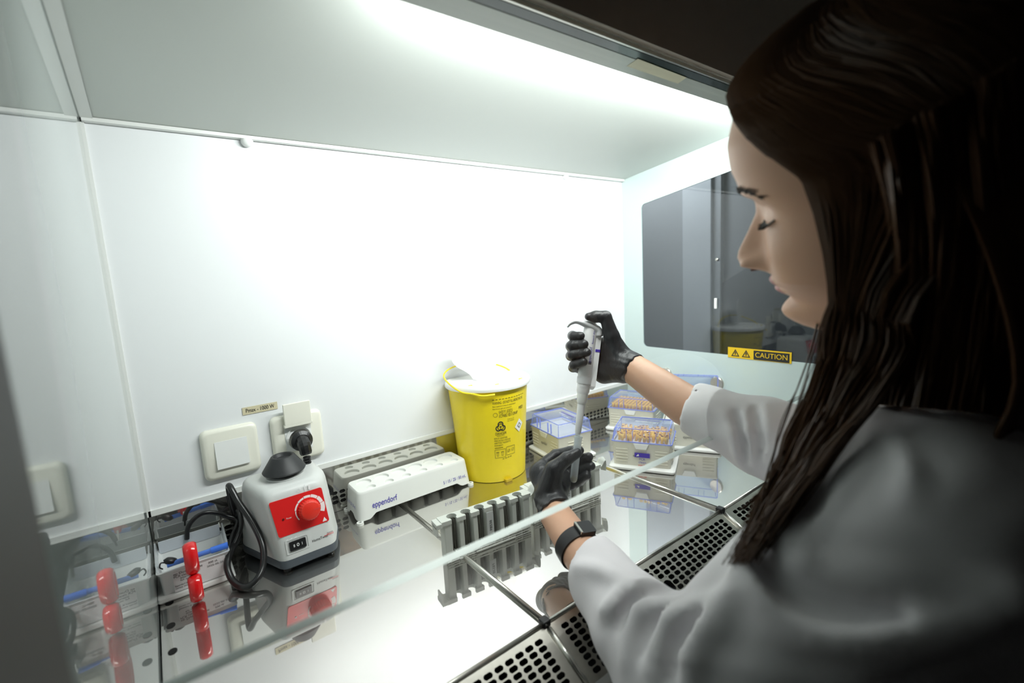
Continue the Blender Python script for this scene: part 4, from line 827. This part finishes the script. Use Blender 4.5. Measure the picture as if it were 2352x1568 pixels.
def head_pt(th, z, off=0.):
    """th: 0 at the face's middle line, positive to the left side"""
    zs = z; k = .9
    def sm(K): return (interp(zs-.004, K)+2*interp(zs, K)+interp(zs+.004, K))/4
    xf, xb, w = sm(XF)+off, sm(XB)+off, sm(YW)+off
    c, s = np.cos(th), np.sin(th); e = .88
    x = np.where(c > 0, xf, xb)*np.sign(c)*np.abs(c)**e; y = w*np.sign(s)*np.abs(s)**.92
    fr = np.clip(c*2.2, 0, 1)
    # jaw is set back at the sides
    low = np.clip((-z-.060)/.04, 0, 1)*np.clip((.150+z)/.03, 0, 1); x = x-low*fr*np.clip(np.abs(y)/.05, 0, 1)**1.4*.030
    ns = interp(z, [(.018, .0065), (-.01, .0070), (-.03, .0105), (-.045, .0140), (-.056, .015)])
    dx = interp(z, NZ)*np.exp(-(np.abs(y)/ns)**2.2)
    dx = dx+.0125*ga(z, -.044, .0075)*(ga(y, .0135, .0062)+ga(y, -.0135, .0062))
    dx = dx-.0100*ga(z, .004, .0125)*(ga(y, .030, .015)+ga(y, -.030, .015))+.0065*ga(z, -.001, .0085)*(ga(y, .031, .0120)+ga(y, -.031, .0120))
    dx = dx-.0014*ga(z, .0068, .0018)*(ga(y, .031, .013)+ga(y, -.031, .013))-.0012*ga(z, -.0065, .0016)*(ga(y, .031, .013)+ga(y, -.031, .013))
    dx = dx+.0032*ga(z, .021, .007)*ga(np.abs(y), .026, .022)
    dx = dx+.0052*ga(z, -.0665, .0042)*ga(y, 0, .019)+.0062*ga(z, -.0770, .0044)*ga(y, 0, .017)-.0035*ga(z, -.0717, .0013)*ga(y, 0, .022)-.0030*ga(z, -.0865, .0045)*ga(y, 0, .02)
    dx = dx+.0050*ga(z, -.101, .011)*ga(y, 0, .019)+.0035*ga(z, -.034, .018)*ga(np.abs(y), .040, .016)-.0018*ga(z, -.0585, .005)*ga(y, 0, .0035)
    x = x+dx*fr
    return x, y, z+0*th
NT, NR = 300, 330
u = np.linspace(-1, 1, NT, endpoint=False); th = math.pi*(u*.55+.45*u**3) ; th = np.concatenate([th])
zr = np.concatenate([np.linspace(-.20, -.12, 30, endpoint=False), np.linspace(-.12, .03, 230, endpoint=False), np.linspace(.03, .1258, 70)])
TH, ZR = np.meshgrid(th, zr); X, Y, Z = head_pt(TH, ZR)
HV = HO+HS*(X[..., None]*HF+Y[..., None]*HLf+Z[..., None]*HU)
body = MB(); body.rings([[tuple(p) for p in row] for row in HV])
NB = MID+np.array([-.005, -.03, .045])
def f_body(p):
    d = sd_cap(p, HW(-.012, 0, -.09), NB, .050, .058)
    d = smin(d, sd_cap(p, SL_+RGT*.05, SR_-RGT*.05, .045, .045), .05)
    d = smin(d, sd_cap(p, MID+np.array([0, 0, -.06]), HIP, .10, .11), .08)
    d = smin(d, sd_cap(p, SL_, EL_, .048, .038), .02); d = smin(d, sd_cap(p, SR_, ER_, .045, .036), .02)
    for e, c, w_, r1 in ((EL_, KL_, WL_, .0262), (ER_, CR_, WR_, .0290)):
        d = smin(d, np.minimum(sd_cap(p, e, c, .036, r1), sd_cap(p, c, w_, r1, .0225)), .008)
    return d
bv, bq = nets(f_body, (.26, -1.10, -.16), (.98, -.33, .42), .0052)
body.add(bv.tolist(), bq.tolist())
person = body.build('person', skin, smooth=True)
tag(person, 'woman in a white lab coat and black gloves looking down at her hands', 'person')
# small features of the face: brows, lashes, nostrils, lips
def on_face(y, z, off=0.):
    ys = np.linspace(0, 1.5, 400); x_, y_, _ = head_pt(ys, np.full(400, z)); k = int(np.argmin(np.abs(y_-abs(y)))); return HW(x_[k]+off, y, z)
brow_m = mat('brow_dark', (.03, .017, .010), .7); lash_m = mat('lash_dark', (.012, .009, .008), .6)
for s in (1, -1):
    brow = MB()
    pts = [(.010, .0215), (.018, .0245), (.028, .027), (.038, .0275), (.047, .024), (.053, .019)]
    top_ = [tuple(on_face(s*y, z+.0032*(1-.12*i), .0007)) for i, (y, z) in enumerate(pts)]; bot = [tuple(on_face(s*y, z-.0030*(1-.16*i), .0007)) for i, (y, z) in enumerate(pts)]
    brow.add(top_+bot, [(i, i+1, 7+i, 6+i) for i in range(5)])
    for i in range(46):
        t = i/46*4.9; k = int(t); fr_ = t-k; y = pts[k][0]*(1-fr_)+pts[k+1][0]*fr_; z = pts[k][1]*(1-fr_)+pts[k+1][1]*fr_+rng.uniform(-.003, .002)
        brow.tube([on_face(s*y, z, .0002), on_face(s*(y+.003), z+.0022, .0016), on_face(s*(y+.0065), z+.0025, .0012)], [.00045, .0004, .0001], 4)
    brow.build('eyebrow', brow_m, person)
for s in (1, -1):
    lash = MB()
    for i in range(26):
        t = i/25; y = .0185+.027*t; z = -.0068-.0022*math.sin(math.pi*t)+.0045*t*t; q = on_face(s*y, z, .0002); out_ = HF*.8+HU*(-.42)+HLf*s*(.05+.5*t)
        L_ = .0075+.003*t; lash.tube([q, q+out_*L_*.6, q+out_*L_+HU*L_*.22], [.00045, .00035, .0001], 4)
    lash.tube([on_face(s*(.0175+.029*t), -.0066-.0022*math.sin(math.pi*t)+.0045*t*t, .0004) for t in np.linspace(0, 1, 12)], .0009, 6)
    lash.build('eyelashes', lash_m, person)
lp = MB(); N_ = 16
for zc, hw, hh, o in ((-.0672, .0195, .0040, .0004), (-.0768, .0175, .0046, .0004)):
    g = []
    for j in range(7):
        row = []
        for i in range(N_+1):
            t = -1+2*i/N_; y = t*hw; prof = math.sqrt(max(0, 1-t*t))**.7; z = zc+(j/3-1)*hh*prof; row.append(tuple(on_face(y, z, o)))
        g.append(row)
    lp.add([p for r_ in g for p in r_], [(j*(N_+1)+i, j*(N_+1)+i+1, (j+1)*(N_+1)+i+1, (j+1)*(N_+1)+i) for j in range(6) for i in range(N_)])
lp.build('lips', mat('lip_pink', (.52, .20, .17), .42), person, smooth=True)
for s in (1, -1):
    ns_ = MB(); c = on_face(s*.0085, -.0512, -.0005); ns_.rings([[tuple(c+HF*.0052*math.cos(a)*.9+HLf*.0030*math.sin(a)*s+HU*h) for a in [2*math.pi*k/14 for k in range(14)]] for h in (-.0012, .0004)])
    ns_.build('nostril', mat('nostril_dark', (.10, .03, .02), .8), person)
def f_coat0(p):
    d = sd_cap(p, ML_, KL_+(ML_-KL_)*.06, .048, .0370); d = smin(d, sd_cap(p, EL_, ML_, .064, .048), .02)
    d = smin(d, sd_cap(p, SL_, EL_, .090, .068), .03)
    r = smin(sd_cap(p, CR_, P(1760, 1005, .59), .0360, .046), sd_cap(p, P(1760, 1005, .59), ER_, .046, .058), .02); r = smin(r, sd_cap(p, SR_, ER_, .075, .058), .03)
    t = smin(sd_cap(p, SL_+RGT*.04, SR_-RGT*.04, .078, .078), sd_cap(p, MID+RGT*.06+np.array([0, 0, -.10]), HIP+RGT*.05, .125, .15), .06); t = smin(t, sd_cap(p, MID-RGT*.06+np.array([0, 0, -.10]), HIP-RGT*.05, .125, .15), .06)
    d = smin(smin(d, t, .035), r, .025)
    return d
# hair: a fitted cap and long strands falling over the near shoulder
def th_h(z): return math.radians(interp(z, [(-.12, 84), (-.06, 80), (-.02, 78), (.01, 74), (.03, 69), (.045, 62), (.060, 53), (.074, 41), (.086, 27), (.095, 13), (.101, 0), (.13, 0)]))
cap = MB(); rows = []; NC = 150
for z in np.concatenate([np.linspace(-.12, .05, 40, endpoint=False), np.linspace(.05, .1255, 46)]):
    t0 = th_h(z); row = []
    for i in range(NC):
        a = t0+(2*math.pi-2*t0)*i/(NC-1); dd = min(a-t0, 2*math.pi-t0-a); edge = min(1, dd/.30); low_ = interp(z, [(.098, 0), (.112, 1)])
        k = edge if t0 > .25 else max(low_, edge*min(1, t0/.25)); off = -.0015+.0115*k**.7
        aa = a if a <= math.pi else a-2*math.pi
        x_, y_, z_ = head_pt(np.array(aa), np.array(z), off); row.append(tuple(HW(float(x_), float(y_), float(z)+off*interp(z, [(.05, 0), (.12, .9)]))))
    rows.append(row)
v = [p for r_ in rows for p in r_]; cap.add(v, [(j*NC+i, j*NC+i+1, (j+1)*NC+i+1, (j+1)*NC+i) for j in range(len(rows)-1) for i in range(NC-1)])
cap.add(rows[-1], [tuple(range(NC))]); hairo = cap.build('hair', hair_m, person, smooth=True)
st = MB()
def on_cap(q, z, off):
    t0 = th_h(z); a = t0+(math.pi-t0)*q; lo = interp(z, [(.098, 0), (.112, 1)]); edge = min(1, max(0, (a-t0)/.25)); k = edge if t0 > .25 else max(lo, edge*min(1, t0/.25))
    o = .0008+(off-.0008)*k**.7; x_, y_, _ = head_pt(np.array(a), np.array(z), o); return HW(float(x_), float(y_), z+o*interp(z, [(.05, 0), (.12, .9)]))
def f_skull(p):
    R_ = np.stack([HF, HLf, HU], -1); d = sd_ell(p, HW(-.004, 0, .015), (.104*HS, .084*HS, .112*HS), R_); return smin(smin(d, sd_cap(p, HW(-.012, 0, -.06), NB, .060, .066), .03), f_coat0(p), .02)
G0 = [(1903, 560), (1906, 650), (1896, 760), (1868, 880), (1818, 1000), (1752, 1150), (1684, 1288)]
G1 = [(2075, 560), (2110, 680), (2090, 800), (2015, 915), (1925, 1030), (1825, 1160), (1728, 1285)]
NG = 13; DG = np.zeros((NG, 7))
for i in range(NG):
    for k in range(7):
        x = G0[k][0]+(G1[k][0]-G0[k][0])*i/(NG-1); y = G0[k][1]+(G1[k][1]-G0[k][1])*i/(NG-1); q = march(f_skull, x, y, .2, .9, 200); DG[i, k] = .44 if q is None else min(.46, float((q-CAM)@FW))-.010
for i in range(NG):
    for k in range(1, 7): DG[i, k] = min(DG[i, k], DG[i, k-1]+.02)
    for k in range(5, -1, -1): DG[i, k] = min(DG[i, k], DG[i, k+1]+.035)
for _ in range(3):
    D2 = DG.copy(); D2[1:-1] = (DG[:-2]+2*DG[1:-1]+DG[2:])/4; DG = np.minimum(D2, DG+.004); D2 = DG.copy(); D2[:, 1:-1] = (DG[:, :-2]+2*DG[:, 1:-1]+DG[:, 2:])/4; DG = np.minimum(D2, DG+.004)
for i in range(760):
    t = rng.uniform(0, 1); side = i > 660; q0 = t*.75; of = .0105+.003*rng.uniform()
    pts = [on_cap(min(1, q0+.03*rng.normal()*.3), z, of) for z in (.124, .112, .095, .075, .052, .025)]
    for k in range(1, 7):
        x = G0[k][0]+(G1[k][0]-G0[k][0])*t; y = G0[k][1]+(G1[k][1]-G0[k][1])*t
        d = float(np.interp(t*(NG-1), range(NG), DG[:, k]))-abs(rng.normal(0, .006)); pts.append(P(x+rng.normal(0, 4+1.5*k), y, d))
    pts[-1] = pts[-2]+(pts[-1]-pts[-2])*rng.uniform(.45, 1.10)
    sp = spline(pts, 3); m_ = len(sp); r0 = rng.uniform(.0008, .0017)
    st.tube(sp, [r0*(1-.85*(j/(m_-1))**3) for j in range(m_)], 4, caps=False)
for i in range(420):   # combed hair over the crown, both sides
    q0 = rng.uniform(0, 1)**1.3; s_ = 1 if i < 300 else -1; of = .0112+.002*rng.uniform()
    pts = [on_cap(q0, z, of) for z in (.125, .115, .10, .086, .07, .05, .025, 0., -.03, -.07)]
    if s_ < 0: pts = [HO+((p_-HO)-2*HLf*((p_-HO)@HLf)) for p_ in pts]
    st.tube(spline(pts, 3), .0013, 4, caps=False)
GB0 = [(2000, 330), (2040, 480), (2040, 640), (2020, 780), (1985, 925)]; GB1 = [(2420, 90), (2420, 300), (2440, 520), (2430, 740), (2400, 960)]
for i in range(760):
    t = rng.uniform(0, .97); pts = []; dp_ = None
    for k in range(5):
        x = GB0[k][0]+(GB1[k][0]-GB0[k][0])*t; y = GB0[k][1]+(GB1[k][1]-GB0[k][1])*t; q = march(f_skull, x, y, .2, .9, 60); d = (.44 if q is None else float((q-CAM)@FW))-.012
        d = min(d, .46); d = d if dp_ is None else max(dp_-.03, min(dp_+.03, d)); dp_ = d; pts.append(P(x+rng.normal(0, 5), y, d-abs(rng.normal(0, .003))))
    st.tube(spline(pts, 4), .0015, 4, caps=False)
for i in range(160):   # hair lying down the back
    t = rng.uniform(0, 1); a = HW(.0-.09*t, .02+.02*rng.uniform(), .14-.02*t); b2 = HW(-.03-.085*t, .088-.06*t, .04); c = HW(-.05-.07*t, .092-.05*t, -.05)
    d_ = SL_*(1-t)+MID*t+np.array([-.0+.02*t, -.035-.05*t, .045]); e_ = d_+np.array([.01, -.05, -.12-.1*t])
    st.tube(spline([a, b2, c, (c+d_)/2+np.array([0, -.012, 0]), d_, e_], 4)+[], .0022, 4, caps=False)
for (g, r_) in (([(1900, 640, .44), (1868, 780, .43), (1838, 880, .42), (1800, 970, .41), (1765, 1090, .40), (1745, 1200, .40)], .0005), ([(1905, 660, .44), (1874, 780, .43), (1846, 890, .42), (1812, 985, .41), (1790, 1080, .40)], .0004), ([(1740, 1135, .405), (1722, 1155, .40), (1705, 1170, .40)], .0008)):
    for j in range(4): st.tube(spline([P(x+rng.normal(0, 2.5), y, d) for x, y, d in g], 6), r_, 4, caps=False)
o = st.build('long_strands', hair_m, hairo); o['kind'] = 'stuff'
# gloves
def chain(p, pts, k=.004):
    d = None
    for (a, b) in zip(pts[:-1], pts[1:]):
        q = sd_cap(p, P(*a[:3]), P(*b[:3]), a[3], b[3]); d = q if d is None else smin(d, q, .003)
    return d
def cuff(p, base, wrist, end, r0, r1, skin_r):
    ax = (end-wrist)/np.linalg.norm(end-wrist); w_ = np.sin(p[..., 0]*210+1)*np.sin(p[..., 2]*240)*.0022
    d = sd_cap(p, base, end+ax*.01, r0, r1); cut_ = ((p-end)@ax)+w_*1.2; d = smax(d+w_*.35*np.clip(((p-wrist)@ax)/.03+.6, 0, 1), cut_, .0015)
    ins = sd_cap(p, wrist+ax*.012, end+ax*.05, skin_r, skin_r+.004); return smax(d, -ins, .001)
AXR = (CR_-WR_)/np.linalg.norm(CR_-WR_); AXL = (KL_-WL_)/np.linalg.norm(KL_-WL_)
def f_gr(p):
    palm = chain(p, [(1392, 795, .748, .0150), (1388, 852, .748, .0165)]); palm = smin(palm, chain(p, [(1395, 800, .742, .014), (1440, 838, .722, .022)]), .012); palm = smin(palm, chain(p, [(1388, 856, .745, .0150), (1436, 846, .722, .0215)]), .012)
    palm = smin(palm, chain(p, [(1412, 800, .730, .0140), (1424, 835, .728, .0175)]), .01)
    back = chain(p, [(1380, 792, .768, .011), (1376, 850, .766, .011)]); palm = smin(palm, back, .014)
    thumb = chain(p, [(1420, 818, .728, .0170), (1405, 772, .724, .0118), (1391, 728, .722, .0092)]); thumb = smin(thumb, chain(p, [(1391, 727, .722, .0092), (1368, 727, .723, .0088), (1352, 727, .724, .0062)]), .002)
    palm = smin(palm, thumb, .007)
    for pts in ([(1378, 786, .768, .009), (1330, 774, .764, .0082), (1315, 771, .744, .0074), (1317, 772, .726, .0070), (1334, 771, .717, .0062)],
                [(1376, 806, .770, .009), (1324, 794, .766, .0084), (1311, 795, .744, .0078), (1313, 793, .726, .0074), (1342, 790, .7155, .0066)],
                [(1376, 828, .770, .009), (1324, 818, .766, .0082), (1311, 817, .744, .0076), (1314, 814, .726, .0072), (1348, 809, .7145, .0066)],
                [(1378, 848, .768, .008), (1330, 846, .764, .0074), (1316, 844, .744, .0070), (1318, 838, .726, .0068), (1341, 831, .7155, .0062)]):
        palm = smin(palm, chain(p, pts), .0016)
    hand = smin(palm, cuff(p, P(1425, 835, .728), WR_, WR_+AXR*.004, .0225, .0262, .0238), .004)
    wr = .0007*np.sin(p[..., 0]*420+p[..., 2]*300+3*np.sin(p[..., 2]*90))*np.clip(1-np.linalg.norm(p-WR_, axis=-1)/.05, 0, 1)
    return hand+wr
gR = net_mesh('glove', f_gr, P(1352, 790, .745)-np.array([.075, .075, .085]), P(1410, 800, .745)+np.array([.085, .075, .075]), .0016, glove_m, person, 1)
def f_gl(p):
    palm = chain(p, [(1243, 1085, .742, .0165), (1262, 1140, .722, .0195)]); palm = smin(palm, chain(p, [(1243, 1088, .745, .0165), (1290, 1100, .752, .0150)]), .012); palm = smin(palm, chain(p, [(1285, 1125, .742, .0150), (1268, 1150, .715, .0215)]), .012)
    palm = smin(palm, chain(p, [(1256, 1138, .712, .0170), (1270, 1092, .712, .0150)]), .012)
    thumb = chain(p, [(1262, 1118, .708, .0150), (1272, 1078, .708, .0128), (1302, 1053, .709, .0098), (1326, 1040, .714, .0075)]); palm = smin(palm, thumb, .006)
    for pts in ([(1246, 1068, .752, .0105), (1276, 1045, .762, .0090), (1310, 1036, .757, .0080), (1332, 1034, .745, .0066)],
                [(1258, 1078, .762, .0105), (1300, 1062, .768, .0092), (1332, 1055, .757, .0084), (1352, 1049, .745, .0074)],
                [(1268, 1096, .764, .0105), (1306, 1084, .768, .0092), (1336, 1078, .757, .0082), (1357, 1070, .745, .0074)],
                [(1284, 1116, .760, .0095), (1314, 1112, .762, .0086), (1334, 1102, .752, .0080), (1348, 1092, .742, .0070)]):
        palm = smin(palm, chain(p, pts), .002)
    hand = smin(palm, cuff(p, P(1264, 1145, .715), WL_, WL_+AXL*.012, .0225, .0285, .0236), .004)
    wr = .0008*np.sin(p[..., 0]*380+p[..., 2]*330+3*np.sin(p[..., 2]*80))*np.clip(1-np.linalg.norm(p-WL_, axis=-1)/.06, 0, 1)
    return hand+wr
gL = net_mesh('glove', f_gl, P(1290, 1110, .735)-np.array([.085, .085, .075]), P(1290, 1090, .735)+np.array([.085, .075, .075]), .0016, glove_m, person, 1)
# lab coat
FOLDS = [([(1330, 1302), (1385, 1312), (1440, 1350), (1478, 1400)], .0075, 1), ([(1392, 1405), (1425, 1365), (1480, 1348), (1520, 1350)], .007, 1), ([(1345, 1445), (1400, 1405), (1465, 1400)], .007, 1), ([(1440, 1515), (1452, 1448), (1500, 1402), (1556, 1384)], .008, 1), ([(1500, 1540), (1520, 1460), (1570, 1410), (1640, 1385)], .009, 1), ([(1580, 1560), (1600, 1480), (1650, 1420), (1700, 1330)], .010, 1),
         ([(1718, 1262), (1745, 1335), (1800, 1395), (1900, 1442), (2010, 1460), (2130, 1442), (2330, 1372)], .013, 1), ([(2010, 952), (1930, 975), (1868, 1030), (1830, 1100), (1800, 1180)], .010, 1), ([(1835, 1330), (1865, 1240), (1925, 1140), (2000, 1060)], .004, 1), ([(1760, 1160), (1800, 1220), (1850, 1270)], .008, 1), ([(2060, 1010), (2090, 1080), (2080, 1150)], .006, 1),
         ([(1735, 1225), (1765, 1310), (1830, 1370), (1940, 1405), (2060, 1405)], .009, -1), ([(1480, 1500), (1500, 1440), (1545, 1405)], .006, -1), ([(1420, 1440), (1440, 1400), (1475, 1372)], .006, -1), ([(1545, 1560), (1565, 1470), (1620, 1415)], .007, -1), ([(1950, 1010), (1890, 1070), (1860, 1150)], .009, -1), 
         ([(1668, 955), (1690, 1010), (1700, 1060)], .006, 1), ([(1712, 948), (1722, 1000), (1728, 1065)], .006, 1), ([(1755, 935), (1765, 990), (1762, 1060)], .006, 1), ([(1690, 950), (1706, 1005), (1714, 1060)], .005, -1), ([(1735, 942), (1745, 1000), (1746, 1060)], .005, -1)]
fcaps = []
for pts, r_, sg in FOLDS:
    q = [march(f_coat0, x, y, .2, .8) for x, y in pts]; q = [a for a in q if a is not None]
    if len(q) > 1: q = spline(q, 3); fcaps.append((q, r_, sg))
def f_coat(p):
    d = f_coat0(p)
    for q, r_, sg in fcaps:
        lo_ = np.min(q, axis=0)-.04; hi_ = np.max(q, axis=0)+.04
        m_ = np.all((p > lo_) & (p < hi_), axis=-1)
        if not m_.any(): continue
        pp = p[m_]; c = None; n_ = len(q)-1
        for i, (a, b2) in enumerate(zip(q[:-1], q[1:])):
            rr_ = r_*(.35+.65*math.sin(math.pi*(i+.5)/n_)); s_ = sd_cap(pp, a, b2, rr_, rr_); c = s_ if c is None else np.minimum(c, s_)
        dm = d[m_]; d[m_] = smin(dm, c, r_*1.8) if sg > 0 else smax(dm, -c, r_*1.8)
    ed = (KL_-ML_)/np.linalg.norm(KL_-ML_); d = d+.0012*np.sin(p[..., 0]*95+2*np.sin(p[..., 2]*60))*np.sin(p[..., 2]*80+p[..., 1]*70)
    # open cuffs
    for c, dirn, r_ in ((KL_+(ML_-KL_)*.03, ed, .0310), (CR_+(ER_-CR_)*.02, (CR_-ER_)/np.linalg.norm(CR_-ER_), .0305)):
        near = np.linalg.norm(p-c, axis=-1) < .075; cutp = (p-c)@dirn
        dn = smax(d, cutp-.0, .001); dn = smax(dn, -sd_cap(p, c-dirn*.004, c+dirn*.04, r_, r_), .001); d = np.where(near, dn, d)
    # neckline
    d = smax(d, -sd_cap(p, HW(-.01, 0, -.10), NB, .056, .050), .01)
    return d
coat = net_mesh('lab_coat', f_coat, (.24, -1.14, -.17), (1.0, -.49, .40), .0042, coat_m, person, 2)
# collar lapel hint and cuff hems as raised bands
for c, dirn, r_ in ((KL_+(ML_-KL_)*.02, (ML_-KL_), .0352), (CR_, (ER_-CR_), .0335)):
    pass
# wrist watch
wa = (KL_-WL_)/np.linalg.norm(KL_-WL_); wc = KL_-wa*.004; up_ = np.array([0, 0, 1.])-wa*wa[2]; up_ /= np.linalg.norm(up_); sd_ = np.cross(wa, up_)
b = MB()
b.rings([[tuple(wc+wa*h+(up_*math.cos(a)+sd_*math.sin(a))*r_) for a in [2*math.pi*k/48 for k in range(48)]] for r_, h in ((.0262, -.010), (.0288, -.0095), (.0292, 0), (.0288, .0095), (.0262, .010), (.0262, -.010))], False, False)
wt = b.build('wristwatch', strap_m, person, angle=50)
vc = P(1345, 1228, .61)-wc; vc = vc-wa*(vc@wa); vc /= np.linalg.norm(vc); tc = np.cross(wa, vc); tc = tc if tc@RT > 0 else -tc
b = MB(); b.rings([[tuple(wc+wa*y+tc*x+vc*h) for x, y in rrect(-.011+.004, -.011, .013+.004, .011, .003, 3)] for h in (.024, .0325)]).build('clasp', black_m, wt)
MB().rings([[tuple(wc+wa*y+tc*x+vc*h) for x, y in rrect(-.0065, -.0105, -.0035, .0105, .0008, 2)] for h in (.030, .0338)]).build('steel_bar', rail_m, wt)
